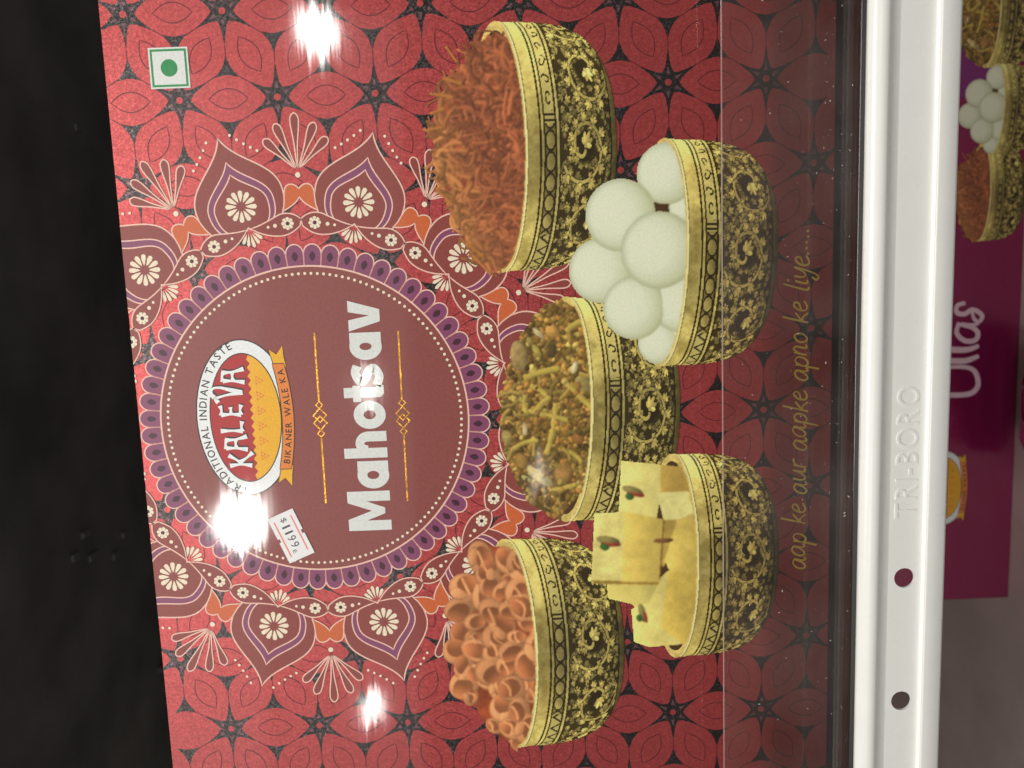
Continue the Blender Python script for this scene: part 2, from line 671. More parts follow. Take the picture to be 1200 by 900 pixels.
class Bowl:
    def __init__(self, right_end, left_end, depth_px, top_px, seed):
        a = np.array(pp(*right_end)); b = np.array(pp(*left_end))
        self.c = (a + b) / 2
        self.hw = np.linalg.norm(a - b) / 2
        self.ex = (a - b) / (2 * self.hw)
        self.ey = np.array([-self.ex[1], self.ex[0]])
        self.k = 2 * self.hw / np.hypot(right_end[0] - left_end[0], right_end[1] - left_end[1])
        self.tz = depth_px * self.k
        self.x = np.arange(-self.hw - 22, self.hw + 22, STEP)
        self.y = np.arange(top_px * self.k, -self.tz - 4, -STEP)
        self.X, self.Y = np.meshgrid(self.x, self.y)
        self.col = np.zeros(self.X.shape + (3,))
        self.id = np.zeros(self.X.shape, int)         # 0 nothing, 1 bowl, 2 filling
        self.seed = seed
        self.z = np.full(self.X.shape, -1e9)
        self.body()

    def loc(self, u, v):
        p = np.array(pp(u, v)) - self.c
        return float(p @ self.ex), float(p @ self.ey)

    def body(self):
        hw, tz = self.hw, self.tz
        nx, ny = len(self.x), len(self.y)
        hs = np.linspace(0, HP[-1], 160)
        rs = np.interp(hs, HP, RP)
        H = np.full((ny, nx), np.nan); PH = np.full((ny, nx), np.nan)
        T = -self.y / tz
        kk = KT * hw / tz
        for i, xx in enumerate(self.x):
            sx = xx / hw
            ok = rs > abs(sx)
            if not ok.any():
                continue
            n = ok.sum() if ok[0] else 0
            if n < 2:
                continue
            hh, rr = hs[:n], rs[:n]
            w = (1 - KT * .62 - 0.0) / HP[-1]
            t = hh * w + kk * rr * np.sqrt(np.maximum(0, 1 - (sx / rr) ** 2))
            j = int(np.argmax(t)) + 1
            if j < 2:
                continue
            inside = (T >= t[0]) & (T <= t[j - 1])
            h = np.interp(T, t[:j], hh[:j])
            H[inside, i] = h[inside]
            r = np.interp(h, hs, rs)
            PH[inside, i] = np.arcsin(np.clip(sx / r, -1, 1))[inside]
        self.H, self.PH = H, PH
        m = ~np.isnan(H)
        nz = vnoise(H.shape, 9, self.seed) * .6 + vnoise(H.shape, 3, self.seed + 1) * .4
        nz2 = vnoise(H.shape, 26, self.seed + 2)
        h = np.nan_to_num(H); ph = np.nan_to_num(PH)
        lt = np.array([218, 202, 116.]); md = np.array([166, 146, 72.]); dk = np.array([52, 40, 14.])
        c = np.zeros(H.shape + (3,))
        # plain band below the lip
        band = md + (lt - md) * (np.clip(nz * 1.3 - .25 + .5 * nz2 - .2 + .75 * np.clip(ph - .25, 0, 1), 0, 1)[..., None])
        c[:] = band
        # engraved frieze
        fr = (h > .175) & (h < .265)
        fv = (h - .175) / .09
        period = .175
        q = ((ph + 3) / period) % 1.0 - .5
        cell = np.floor((ph + 3) / period).astype(int)
        rr = np.sqrt((q * 2.05) ** 2 + ((fv - .5) * 2.0) ** 2)
        beads = md * .72 + (lt - md * .72) * np.clip(.55 - .5 * (fv - .4) - .3 * q + (nz - .5) * .5, 0, 1)[..., None]
        beads = np.where((rr > .80)[..., None] & (rr < 1.06)[..., None], dk, beads)
        beads = np.where((rr >= 1.06)[..., None], md * .8, beads)
        # squiggles in place of beads on the lit side
        qa = q * 2.1
        ph0 = (cell * 2.4) % 6.28
        ang = np.arctan2(fv - .5, qa * .55)
        rad = np.sqrt((qa * .9) ** 2 + ((fv - .5) * 1.7) ** 2)
        sq = (np.abs(rad - .42 - .12 * np.sin(ang * 2 + ph0)) < .12) & (np.cos(ang - ph0) < .72)
        sq |= (np.abs(qa - .75 * np.sin(fv * 3 + ph0)) < .1) & (fv > .45) & (cell % 3 == 0)
        script = np.where(sq[..., None], dk, lt * (.86 + .2 * (nz[..., None] - .3)))
        sel = np.where((ph > .30)[..., None], script, beads)
        tri = (np.abs(q) * 2 < fv) & (np.abs(q) * 2 > fv - .35)
        low = np.where(tri[..., None], dk, lt * .82)
        sel = np.where((ph < -.78)[..., None], low, sel)
        bar = (ph > .2) & (ph < .30)
        sel = np.where((bar & ((np.abs(ph - .225) < .01) | (np.abs(ph - .27) < .01)))[..., None], dk, np.where(bar[..., None], lt * .85, sel))
        c = np.where(fr[..., None], sel, c)
        for hl, wd in ((.135, .0085), (.170, .007), (.270, .009), (.305, .006)):
            c = np.where((np.abs(h - hl) < wd)[..., None], dk, c)
        c = np.where(((h > .145) & (h < .163))[..., None], band * 1.04, c)
        c = np.where(((h > .279) & (h < .299))[..., None], lt * (.72 + .35 * nz[..., None]), c)
        # leaf scrolls
        lf = (h > .311) & (h < .79)
        ix = np.clip(((ph + math.pi / 2) / math.pi * (LEAFW * .80) + self.seed * 0).astype(int), 0, LEAFW - 1)
        iy = np.clip(((h - .311) / (.79 - .311) * (LEAFH - 1)).astype(int), 0, LEAFH - 1)
        c = np.where(lf[..., None], LEAF[iy, ix], c)
        ft = h >= .79
        c = np.where(ft[..., None], md * (.62 + .4 * nz[..., None]), c)
        c = np.where((np.abs(h - .795) < .007)[..., None], dk, c)
        # photographed light on the metal
        shade = .88 + .24 * np.clip(np.sin(ph), 0, 1) ** 1.5 + .10 * np.clip(-np.sin(ph), 0, 1) ** 2 - .16 * np.exp(-((ph + .1) / .35) ** 2) * (h < .3)
        shade *= 1 - .45 * np.clip((h - .70) / .17, 0, 1)
        shade *= .93 + .14 * nz2
        c = c * shade[..., None]
        # bright lip
        lip = (h < .016)
        c = np.where(lip[..., None], np.array([218, 212, 150.]), c)
        c = np.where(((h >= .016) & (h < .026))[..., None], md * .8, c)
        self.col[m] = c[m]
        self.id[m] = 1
        # rim seen from above
        E = np.sqrt((self.X / hw) ** 2 + (self.Y / (KT * hw)) ** 2)
        rim = (E <= 1.0) & ~m
        Ei = np.sqrt((self.X / (hw * .925)) ** 2 + (self.Y / (KT * hw * .90)) ** 2)
        self.rimfront = rim & (Ei > 1) & (self.Y < 0) & (E > .965)
        rc = np.array([214, 190, 108.]) * (.78 + .35 * nz[..., None])
        self.col[rim] = rc[rim]
        inn = rim & (Ei <= 1)
        self.col[inn] = np.array([70, 48, 26.])
        self.id[rim] = 1
        self.front = m | (rim & (Ei > .985) & (self.Y < 0))
        self.open = ~m & ~(rim & (E > .97) & (self.Y < 0.0)) & ((self.Y > 0) | (E <= 1))
        self.nz, self.nz2 = nz, nz2

    def win(self, x, y, R):
        i0 = np.searchsorted(self.x, x - R); i1 = np.searchsorted(self.x, x + R)
        j0 = np.searchsorted(-self.y, -(y + R)); j1 = np.searchsorted(-self.y, -(y - R))
        return slice(max(j0, 0), j1), slice(max(i0, 0), i1)

    def put(self, sl, mask, colr, z):
        ok = mask & self.open[sl] & (z >= self.z[sl])
        c = self.col[sl]; c[ok] = colr[ok]; self.col[sl] = c
        i = self.id[sl]; i[ok] = 2; self.id[sl] = i
        zz = self.z[sl]; zz[ok] = np.broadcast_to(z, zz.shape)[ok]; self.z[sl] = zz

    def ball(self, x, y, a, b, ang, rgb, z, lo=.45, tex=.06, light=(.35, .6, .72), spec=0.0, amb=.25, green=None, edge=.28):
        R = max(a, b) + 2
        sl = self.win(x, y, R)
        dx, dy = self.X[sl] - x, self.Y[sl] - y
        if dx.size == 0:
            return
        u = (dx * math.cos(ang) + dy * math.sin(ang)) / a
        v = (-dx * math.sin(ang) + dy * math.cos(ang)) / b
        q = u * u + v * v
        mask = q <= 1
        nz = np.sqrt(np.maximum(0, 1 - q))
        nx = u * math.cos(ang) - v * math.sin(ang)
        ny = u * math.sin(ang) + v * math.cos(ang)
        l = np.array(light) / np.linalg.norm(light)
        d = np.clip(nx * l[0] + ny * l[1] + nz * l[2], 0, 1)
        s = lo + (1 - lo) * (amb + (1 - amb) * d)
        s = s * (1 - edge * np.clip(q - .72, 0, 1) / .28)
        s = s * (1 + tex * (self.nz[sl] - .5) * 2)
        c = np.array(rgb, float)[None, None] * s[..., None]
        if green is not None:
            w = np.clip(1 - d * 1.25, 0, 1)[..., None]
            c = c * (1 - w * .55) + np.array(green)[None, None] * w * .55
        if spec:
            c = c + 255 * spec * (np.clip(d, 0, 1) ** 14)[..., None]
        self.put(sl, mask, c, z + nz * min(a, b))

    def rod(self, p0, p1, r, rgb, z0, z1, lo=.4, light=(.3, .62, .72), bend=0.0):
        p0 = np.array(p0, float); p1 = np.array(p1, float)
        mid = (p0 + p1) / 2
        R = np.linalg.norm(p1 - p0) / 2 + r + abs(bend) + 2
        sl = self.win(mid[0], mid[1], R)
        X, Y = self.X[sl], self.Y[sl]
        if X.size == 0:
            return
        d = p1 - p0
        L = np.linalg.norm(d) + 1e-6
        d = d / L
        n = np.array([-d[1], d[0]])
        t = np.clip(((X - p0[0]) * d[0] + (Y - p0[1]) * d[1]) / L, 0, 1)
        off = bend * 4 * t * (1 - t)
        px = p0[0] + d[0] * L * t + n[0] * off; py = p0[1] + d[1] * L * t + n[1] * off
        ex, ey = X - px, Y - py
        q = (ex * ex + ey * ey) / (r * r)
        mask = q <= 1
        nz = np.sqrt(np.maximum(0, 1 - q))
        l = np.array(light) / np.linalg.norm(light)
        dd = np.clip(ex / r * l[0] + ey / r * l[1] + nz * l[2], 0, 1)
        s = (lo + (1 - lo) * dd) * (1 + .18 * (self.nz[sl] - .5))
        c = np.array(rgb, float)[None, None] * s[..., None]
        self.put(sl, mask, c, z0 + (z1 - z0) * t + nz * r)

    def poly(self, pts, rgb, z, tex=.1, grad=0.0, cell=None):
        P = np.array(pts)
        inside = np.zeros(self.X.shape, bool)
        j = len(P) - 1
        for i in range(len(P)):
            xi, yi = P[i]; xj, yj = P[j]
            cnd = ((yi > self.Y) != (yj > self.Y)) & (self.X < (xj - xi) * (self.Y - yi) / (yj - yi + 1e-12) + xi)
            inside ^= cnd
            j = i
        s = 1 + tex * (self.nz - .5) * 2 + tex * .8 * (self.nz2 - .5) * 2
        if grad:
            y0, y1 = P[:, 1].min(), P[:, 1].max()
            s = s * (1 + grad * ((self.Y - y0) / (y1 - y0 + 1e-6) - .5))
        c = np.array(rgb, float)[None, None] * s[..., None]
        sl = (slice(None), slice(None))
        self.put(sl, inside, c, np.full(self.X.shape, float(z)))

    def soften(self, n, only=2):
        for _ in range(n):
            c = self.col
            w = (self.id > 0).astype(float)[..., None]
            acc, ww = np.zeros_like(c), np.zeros_like(w)
            for dy in (-1, 0, 1):
                for dx in (-1, 0, 1):
                    k = (2 - abs(dx)) * (2 - abs(dy))
                    acc += k * np.roll(np.roll(c * w, dy, 0), dx, 1)
                    ww += k * np.roll(np.roll(w, dy, 0), dx, 1)
            s = acc / np.maximum(ww, 1e-6)
            m = self.id == only
            self.col[m] = s[m]

    def to_mesh(self, name, which, mat, y):
        ny, nx = self.X.shape
        ids = self.id
        q = (ids[:-1, :-1] == which) & (ids[1:, :-1] == which) & (ids[:-1, 1:] == which) & (ids[1:, 1:] == which)
        if which == 2:
            any2 = (ids[:-1, :-1] == 2) | (ids[1:, :-1] == 2) | (ids[:-1, 1:] == 2) | (ids[1:, 1:] == 2)
            all_on = (ids[:-1, :-1] > 0) & (ids[1:, :-1] > 0) & (ids[:-1, 1:] > 0) & (ids[1:, 1:] > 0)
            q = any2 & all_on
        jj, ii = np.nonzero(q)
        idx = np.arange(ny * nx).reshape(ny, nx)
        quads = np.stack([idx[jj, ii], idx[jj + 1, ii], idx[jj + 1, ii + 1], idx[jj, ii + 1]], 1)
        used, inv = np.unique(quads.ravel(), return_inverse=True)
        quads = inv.reshape(-1, 4)
        X, Y = self.X.ravel()[used], self.Y.ravel()[used]
        n = len(used)
        co = np.zeros((n, 3))
        co[:, 0] = (self.ex[0] * X + self.ey[0] * Y) / S
        co[:, 2] = (self.ex[1] * X + self.ey[1] * Y) / S
        me = bpy.data.meshes.new(name)
        me.vertices.add(n)
        me.vertices.foreach_set('co', co.ravel())
        me.loops.add(quads.size)
        me.loops.foreach_set('vertex_index', quads.ravel().astype(np.int32))
        me.polygons.add(len(quads))
        me.polygons.foreach_set('loop_start', np.arange(0, quads.size, 4, dtype=np.int32))
        me.update(calc_edges=True)
        rgb = np.clip(self.col.reshape(-1, 3)[used], 4, 250)
        L = np.clip(lin(rgb) / LIT, 0, .92)
        ca = me.color_attributes.new('print', 'FLOAT_COLOR', 'POINT')
        ca.data.foreach_set('color', np.c_[L, np.ones(n)].ravel())
        me.materials.append(mat)
        return me


def dome(b, outline):
    """a picture-space outline of the heap, as local points"""
    return [b.loc(*p) for p in outline]


def in_poly(x, y, P):
    r = False
    j = len(P) - 1
    for i in range(len(P)):
        if (P[i][1] > y) != (P[j][1] > y) and x < (P[j][0] - P[i][0]) * (y - P[i][1]) / (P[j][1] - P[i][1] + 1e-12) + P[i][0]:
            r = not r
        j = i
    return r


def sample(P, r):
    xs = [p[0] for p in P]; ys = [p[1] for p in P]
    while True:
        x, y = r.uniform(min(xs), max(xs)), r.uniform(min(ys), max(ys))
        if in_poly(x, y, P):
            return x, y


def fried_sticks():
    b = Bowl((580, 24), (588, 320), 141, 92, 11)
    r = random.Random(5)
    P = dome(b, [(578, 40), (556, 52), (540, 78), (524, 98), (512, 118), (508, 150), (510, 200), (522, 238), (538, 268), (552, 298), (572, 318), (600, 318), (625, 250), (628, 170), (618, 90), (600, 44)])
    b.poly(P, (140, 70, 44), -50, .25)
    n = 760
    for i in range(n):
        x, y = sample(P, r)
        e = np.clip(y / (70 * b.k), 0, 1)
        left = np.clip(-x / b.hw, -1, 1)
        gold = np.clip(e * .8 + left * .5 - .3, 0, 1)
        base = np.array([182, 104, 64.]) * (1 - gold) + np.array([222, 160, 82.]) * gold
        base = base * r.uniform(.66, 1.14)
        a = r.uniform(0, math.pi) if r.random() < .6 else r.gauss(.9, .5)
        ln = r.uniform(5, 17)
        d = (math.cos(a) * ln, math.sin(a) * ln)
        z = i / n * 46
        b.rod((x - d[0], y - d[1]), (x + d[0], y + d[1]), r.uniform(1.2, 3.0), base, z + r.uniform(-9, 9), z + r.uniform(-9, 9), .58, bend=r.uniform(-9, 9))
    for (x0, y0, x1, y1) in ((523, 55, 535, 72), (505, 110, 530, 114), (502, 152, 518, 150), (505, 133, 520, 128), (512, 222, 530, 240), (520, 92, 540, 98), (555, 300, 575, 322), (548, 286, 566, 300)):
        b.rod(b.loc(x0, y0), b.loc(x1, y1), 2.0, (206, 132, 62), 70, 66, .5)
    return b


def milk_balls():
    b = Bowl((779, 161), (772, 430), 138, 118, 23)
    k = b.k
    for (u, v, rx, z) in ((781, 203, 36, 40), (727, 252, 42.5, 60), (772, 293, 45.5, 95), (704, 317, 39, 30), (743, 361, 38, 70), (797, 357, 33, 60), (772, 402, 26, 20), (801, 243, 18, 10), (800, 392, 22, 15)):
        x, y = b.loc(u, v)
        b.ball(x, y, rx * k, rx * k * .985, 0, (214, 220, 192), z, .80, .012, (.1, .30, .9), amb=.5, green=(168, 172, 116), edge=.12)
    # soft milky whey between the sweets
    return b


def savoury_mix():
    b = Bowl((663, 347), (663, 612), 132, 88, 37)
    r = random.Random(9)
    P = dome(b, [(660, 352), (640, 356), (615, 385), (598, 420), (588, 460), (587, 500), (592, 535), (606, 568), (628, 595), (655, 610), (690, 560), (700, 480), (690, 400), (676, 362)])
    b.poly(P, (104, 82, 36), -50, .35)
    pal = [(136, 104, 46), (112, 84, 34), (166, 132, 62), (148, 110, 52), (120, 98, 40), (176, 128, 58), (96, 72, 30), (186, 160, 82)]
    n = 1500
    for i in range(n):
        x, y = sample(P, r)
        cI = np.array(pal[r.randrange(len(pal))]) * r.uniform(.9, 1.3)
        s = r.uniform(1.4, 3.8)
        b.ball(x, y, s * r.uniform(1, 1.9), s, r.uniform(0, 3.1), cI, i / n * 30 + r.uniform(-4, 4), .55, .2)
    for i in range(26):
        x, y = sample(P, r)
        a = r.uniform(0, 3.14); ln = r.uniform(5, 13)
        d = (math.cos(a) * ln, math.sin(a) * ln)
        b.rod((x - d[0], y - d[1]), (x + d[0], y + d[1]), r.uniform(1.6, 2.8), np.array([184, 156, 74]) * r.uniform(.7, 1.05), 26, 32, .6, bend=r.uniform(-4, 4))
    q = lambda X, Y: b.loc(560 + X / 2.9036, 320 + Y / 2.9036)
    for (X, Y, a, c, an, colr) in ((140, 285, 22, 13, .15, (178, 150, 90)), (290, 680, 16, 15, 0, (178, 134, 70)), (358, 375, 15, 11, .5, (182, 162, 92)), (205, 205, 10, 4, .8, (212, 196, 142)),
                                   (328, 322, 9, 4.5, -.3, (224, 212, 160)), (160, 532, 9, 4, .1, (212, 190, 140)), (255, 200, 12, 10, .6, (196, 148, 72)), (200, 265, 10, 5, .6, (190, 170, 80)),
                                   (210, 690, 22, 9, .9, (220, 200, 130)), (165, 700, 8, 4, 1.0, (200, 186, 110)), (250, 265, 9, 7, .2, (104, 84, 46)), (340, 560, 10, 8, .5, (176, 120, 60)), (150, 640, 12, 9, .5, (180, 140, 66)),
                                   (380, 640, 9, 8, 0, (120, 100, 66)), (100, 560, 11, 8, .4, (176, 150, 84))):
        x, y = q(X, Y)
        b.ball(x, y, a * b.k * .9, c * b.k * .8, an, np.array(colr) * .95, 34 - min(a, c) * .8, .6, .22)
    for (X0, Y0, X1, Y1, w) in ((150, 360, 270, 325, 5.5), (265, 430, 235, 610, 5), (290, 210, 345, 165, 5), (295, 370, 385, 455, 5), (195, 470, 240, 425, 5), (185, 385, 230, 415, 4.5), (160, 420, 165, 470, 4.5), (215, 480, 300, 500, 4), (120, 600, 200, 570, 4), (290, 600, 350, 640, 3.5), (250, 740, 330, 720, 4)):
        b.rod(q(X0, Y0), q(X1, Y1), w * .68, (196, 172, 78), 26, 34, .72, bend=r.uniform(-3, 3))
    return b


def milk_fudge():
    b = Bowl((787, 531), (792, 771), 118, 112, 51)
    q = lambda X, Y: b.loc(660 + X / 3.0, 500 + Y / 3.0)
    P = lambda *pts: [q(*p) for p in pts]
    pale, mid, deep = (214, 202, 120), (202, 178, 88), (176, 146, 70)
    b.poly(P((342, 132), (418, 140), (450, 230), (342, 236)), deep, 1, .08, .2)
    b.poly(P((202, 118), (342, 132), (344, 236), (330, 322), (194, 302)), pale, 2, .07, .1)
    b.poly(P((328, 232), (440, 226), (462, 312), (402, 332), (352, 332)), (216, 208, 132), 3, .07)
    b.poly(P((400, 328), (470, 300), (478, 520), (400, 526), (368, 500), (356, 470)), mid, 4, .08, .18)
    b.poly(P((352, 328), (404, 326), (362, 480), (350, 500), (338, 440)), (172, 146, 70), 3.5, .1)
    b.poly(P((150, 545), (330, 540), (372, 500), (345, 600), (300, 690), (240, 625), (158, 606)), (202, 188, 102), 5, .08, .25)
    b.poly(P((238, 640), (300, 620), (332, 560), (372, 500), (346, 700), (430, 765), (300, 776), (248, 758)), (210, 196, 112), 6, .08, .2)
    b.poly(P((370, 506), (480, 520), (480, 620), (440, 775), (345, 708)), (198, 172, 80), 7, .09, .22)
    b.poly(P((108, 305), (216, 297), (210, 546), (98, 540)), pale, 8, .10, .1)
    b.poly(P((214, 298), (352, 324), (336, 546), (208, 546)), mid, 9, .07, .2)
    b.poly(P((336, 545), (350, 322), (356, 330), (344, 520)), (120, 90, 36), 8.5, .1)
    b.poly(P((98, 540), (336, 546), (334, 556), (110, 552)), (150, 122, 52), 8.4, .1)
    for (X, Y, s, an) in ((245, 225, 1.0, 1.2), (158, 400, 1.1, 1.35), (278, 655, .9, .2)):
        x, y = q(X, Y)
        b.ball(x, y, 13 * s, 4.5 * s, an, (150, 136, 78), 20, .5)
        b.ball(x - 4 * s, y - 3 * s, 11 * s, 3.0 * s, an + .1, (166, 66, 44), 21, .6)
        b.ball(x - 7 * s, y + 4 * s, 5 * s, 4 * s, an, (66, 104, 48), 22, .6)
    x, y = q(352, 400)
    b.ball(x, y, 3, 12, 0, (130, 90, 50), 20, .5)
    return b


def puffed_shells():
    b = Bowl((590, 631), (607, 877), 126, 92, 71)
    r = random.Random(4)
    q = lambda X, Y: b.loc(500 + X / 3.0, 600 + Y / 3.0)
    P = dome(b, [(590, 640), (572, 640), (560, 658), (545, 690), (534, 720), (532, 765), (542, 800), (566, 845), (590, 868), (615, 868), (630, 810), (634, 740), (625, 690), (605, 648)])
    b.poly(P, (140, 66, 34), -50, .2)
    spots = []
    while len(spots) < 46:
        x, y = sample(P, r)
        if all((x - q_[0]) ** 2 + (y - q_[1]) ** 2 > 12.5 ** 2 for q_ in spots):
            spots.append((x, y))
        elif r.random() < .004:
            spots.append((x, y))
    spots.sort(key=lambda t: -t[1] + r.uniform(-12, 12))
    for i, (x, y) in enumerate(spots):
        sz = r.uniform(12, 22)
        a, c = sz * r.uniform(.95, 1.2), sz * r.uniform(.72, .95)
        an = r.uniform(0, 3.14)
        t = r.uniform(.9, 1.08)
        th = r.uniform(0, 6.28)
        z = i * 3.0
        rim = np.array([222, 152, 98]) * t
        b.ball(x, y, a, c, an, rim, z, .68, .05, (.25, .7, .6), edge=.25)
        # the curled lip: a hollow set off to one side, darkest under the overhang
        ox, oy = math.cos(th) * a * .24, math.sin(th) * c * .24
        b.ball(x + ox, y + oy, a * .72, c * .66, an + .2, np.array([204, 124, 74]) * t, z + 12, .62, .05, (math.cos(th), math.sin(th), .25), edge=.0, amb=.1)
        if r.random() < .6:
            b.ball(x - ox * 2.2, y - oy * 2.2, a * .55, c * .42, an + r.uniform(-.5, .5), rim * 1.04, z + 14, .72, .05, (.2, .75, .5), edge=.3)
        if r.random() < .5:
            b.rod((x + ox - a * .5, y + oy), (x + ox + a * .4, y + oy + c * .4), 1.6, rim * 1.1, z + 30, z + 30, .8, bend=r.uniform(-6, 6))
    return b


# ------------------------------------------------------------------ the red sweets box
m_side = plain('violet_foil_edge', (0.10, 0.035, 0.20), 0.25, 0.6, coat=0.5, grain=0.5, gscale=500, bump=0.4, bscale=700)
foil = ink('dark_foil', (58, 54, 54), 0.32, 0.7, 0.30, 0.25, 1.0)
red = ink('red_foil_ink', (162, 68, 68), 0.42, 0.62, 0.13, 0.10, 1.0)
starred = ink('star_grey_ink', (104, 74, 80), 0.35, 0.5, 0.25)
leafline = ink('dark_red_line', (92, 36, 40), 0.45, 0.2)
maroon = ink('maroon_ink', (126, 66, 62), 0.5)
maroon2 = ink('heart_maroon_ink', (128, 60, 54), 0.5)
cream = ink('cream_line_ink', (226, 176, 160), 0.5)
white = ink('white_ink', (200, 204, 200), 0.5)
pearl = ink('ivory_ink', (216, 204, 180), 0.5)
purple = ink('purple_ink', (122, 64, 94), 0.5)
plum = ink('dark_plum_ink', (62, 30, 46), 0.5)
orange = ink('orange_ink', (186, 92, 50), 0.5)
gold = ink('gold_foil_ink', (206, 152, 44), 0.3, 0.6, 0.25)
green = ink('green_ink', (34, 128, 72), 0.5)
olive = ink('olive_gold_ink', (216, 190, 72), 0.5)
logo_red = ink('emblem_red_ink', (158, 34, 34), 0.5)
logo_yel = ink('emblem_yellow_ink', (214, 160, 34), 0.5)
logo_ora = ink('emblem_orange_ink', (206, 120, 48), 0.5)
logo_blk = ink('black_ink', (48, 36, 36), 0.5)
logo_wht = ink('emblem_white_ink', (212, 218, 220), 0.5)
photo_ink = ink('photo_print_ink', None, 0.5, attr='print', grain=0.05)

XL, XR = -0.200, 0.215
sbox = tag(empty('sweets_box', (0, 0, BOX_BOT)), 'large glossy red sweets box with mandala and five printed bowls, standing behind clear guard', 'box')
bm = bmesh.new()
bmesh.ops.create_cube(bm, size=1)
for v in bm.verts:
    v.co = Vector(((XL + XR) / 2 + v.co.x * (XR - XL), 0.0305 + v.co.y * 0.06, (BOX_BOT + BOX_TOP) / 2 + v.co.z * (BOX_TOP - BOX_BOT)))
bmesh.ops.bevel(bm, geom=bm.edges[:], offset=0.0009, segments=3, affect='EDGES', profile=0.5)
me = bpy.data.meshes.new('carton')
bm.to_mesh(me); bm.free()
me.materials.append(m_side)
part('carton', me, sbox)


class Root:
    pass


def under(o, parent):
    """parent a print piece whose coordinates are already world ones"""
    o.parent = parent
    o.matrix_parent_inverse = parent_world(parent).inverted()
    return o


def parent_world(p):
    m = Matrix.Translation(p.location) @ p.rotation_euler.to_matrix().to_4x4()
    if p.parent is not None:
        m = parent_world(p.parent) @ p.matrix_parent_inverse @ m
    return m


Y0 = 0.00035                     # print sheet lies just proud of the carton
pw0, pw1 = XL * S + 1.2, XR * S - 1.2
pb0, pb1 = BOX_BOT * S + 1.0, BOX_TOP * S - 0.9
p = Pr()
p.fill([(pw0, pb0), (pw1, pb0), (pw1, pb1), (pw0, pb1)], 0, red)
front = under(p.build('front_panel', y0=Y0), sbox)


def clip_poly(poly, x0, x1, y0, y1):
    def cut(P, ax, lim, keep_less):
        out = []
        for i in range(len(P)):
            a, b = P[i], P[(i + 1) % len(P)]
            ia = (a[ax] <= lim) if keep_less else (a[ax] >= lim)
            ib = (b[ax] <= lim) if keep_less else (b[ax] >= lim)
            if ia:
                out.append(a)
            if ia != ib:
                t = (lim - a[ax]) / (b[ax] - a[ax])
                out.append((a[0] + (b[0] - a[0]) * t, a[1] + (b[1] - a[1]) * t))
        return out
    for ax, lim, less in ((0, x0, False), (0, x1, True), (1, y0, False), (1, y1, True)):
        if len(poly) < 3:
            return []
        poly = cut(poly, ax, lim, less)
    return poly if len(poly) >= 3 else []


MC = (-35.5, 233.5)
PITCH, ROW = 109.5, 93.8
petals, lines_, cores, centres = Pr(), Pr(), Pr(), []
CB = (pw0, pw1, pb0, pb1)


def inb(q, mrg=0):
    return pw0 + mrg < q[0] < pw1 - mrg and pb0 + mrg < q[1] < pb1 - mrg


for rI in range(-10, 4):
    for cI in range(-9, 8):
        a = 333.4 + rI * ROW
        b = 250.5 + cI * PITCH + (PITCH / 2 if rI % 2 else 0) - rI * .45
        for o3, ang in enumerate((math.pi / 2, math.pi / 6, -math.pi / 6)):
            ca, sa = math.cos(ang), math.sin(ang)
            cx = a + ca * PITCH / 2 * (1 if o3 == 0 else ROW / (PITCH * .866)); cyy = b + sa * PITCH / 2
            lens = []
            for sgn in (1, -1):
                for i in range(10):
                    t = -1 + 2 * i / 10
                    lens.append((22 * t * sgn, sgn * 11.0 * (1 - t * t)))
            L2 = [(cx + q[0] * ca - q[1] * sa, cyy + q[0] * sa + q[1] * ca) for q in lens]
            if all(inb(q, 1) for q in L2):
                lines_.line(L2, 1.15, 3, leafline, True)
        star, spikes = [], []
        for i in range(6):
            t = i * math.pi / 3
            for (r_, dt) in ((38.5, 0), (23.5, .085), (16.5, .22), (12.6, math.pi / 6), (16.5, math.pi / 3 - .22), (23.5, math.pi / 3 - .085)):
                star.append((a + r_ * math.cos(t + dt), b + r_ * math.sin(t + dt)))
        star = clip_poly(star, *CB)
        if star:
            petals.fill(star, 2, foil)
        for i in range(6):
            t = i * math.pi / 3
            ln = [(a + 37 * math.cos(t) , b + 37 * math.sin(t)), (a + 52 * math.cos(t), b + 52 * math.sin(t))]
            if all(inb(q, 1) for q in ln):
                lines_.line(ln, 1.1, 3, leafline)
        for (t, sg) in ((0, 0), (math.pi, math.pi)):
            tx, ty = a + 62.8 * math.cos(t), b
            tr_ = []
            for i in range(3):
                tt = t + math.pi + i * 2 * math.pi / 3
                for (r_, dt) in ((16.5, 0), (7.4, .42), (5.6, math.pi / 3), (7.4, 2 * math.pi / 3 - .42)):
                    tr_.append((tx + r_ * math.cos(tt + dt), ty + r_ * math.sin(tt + dt)))
            tr_ = clip_poly(tr_, *CB)
            if tr_:
                petals.fill(tr_, 2, foil)
        if inb((a, b), 20):
            centres.append((a, b))
under(petals.build('star_pattern', y0=Y0), front)
under(lines_.build('leaf_outline_pattern', y0=Y0), front)
cores.disc(0, 0, 3.9, 4, red, 12)
for i in range(6):
    t = i * math.pi / 3
    cores.fill([rot2(q, t) for q in [(9.5, -2.4), (9.5, 2.4), (17.5, 0)]], 4, starred)
core_me = cores.mesh('star_centre')
for (a, b) in centres:
    if (a - MC[0]) ** 2 + (b - MC[1]) ** 2 > 200 ** 2:
        under(link('star_centre', core_me, None, (a / S, Y0, b / S)), front)

# ---- mandala
MC = (-35.5, 233.5)
p = Pr()
p.fill(ellipse(0, 0, 181, 181, 128), 14, maroon)
p.line(ellipse(0, 0, 181, 181, 128), 2.0, 15, cream, True)
for i in range(150):
    t = 2 * math.pi * i / 150
    p.disc(172.5 * math.cos(t), 172.5 * math.sin(t), 1.75, 15, pearl, 8)
med = p.build('mandala', pos=MC, y0=Y0)
under(med, sbox)
# object space under the mandala: keep positions relative


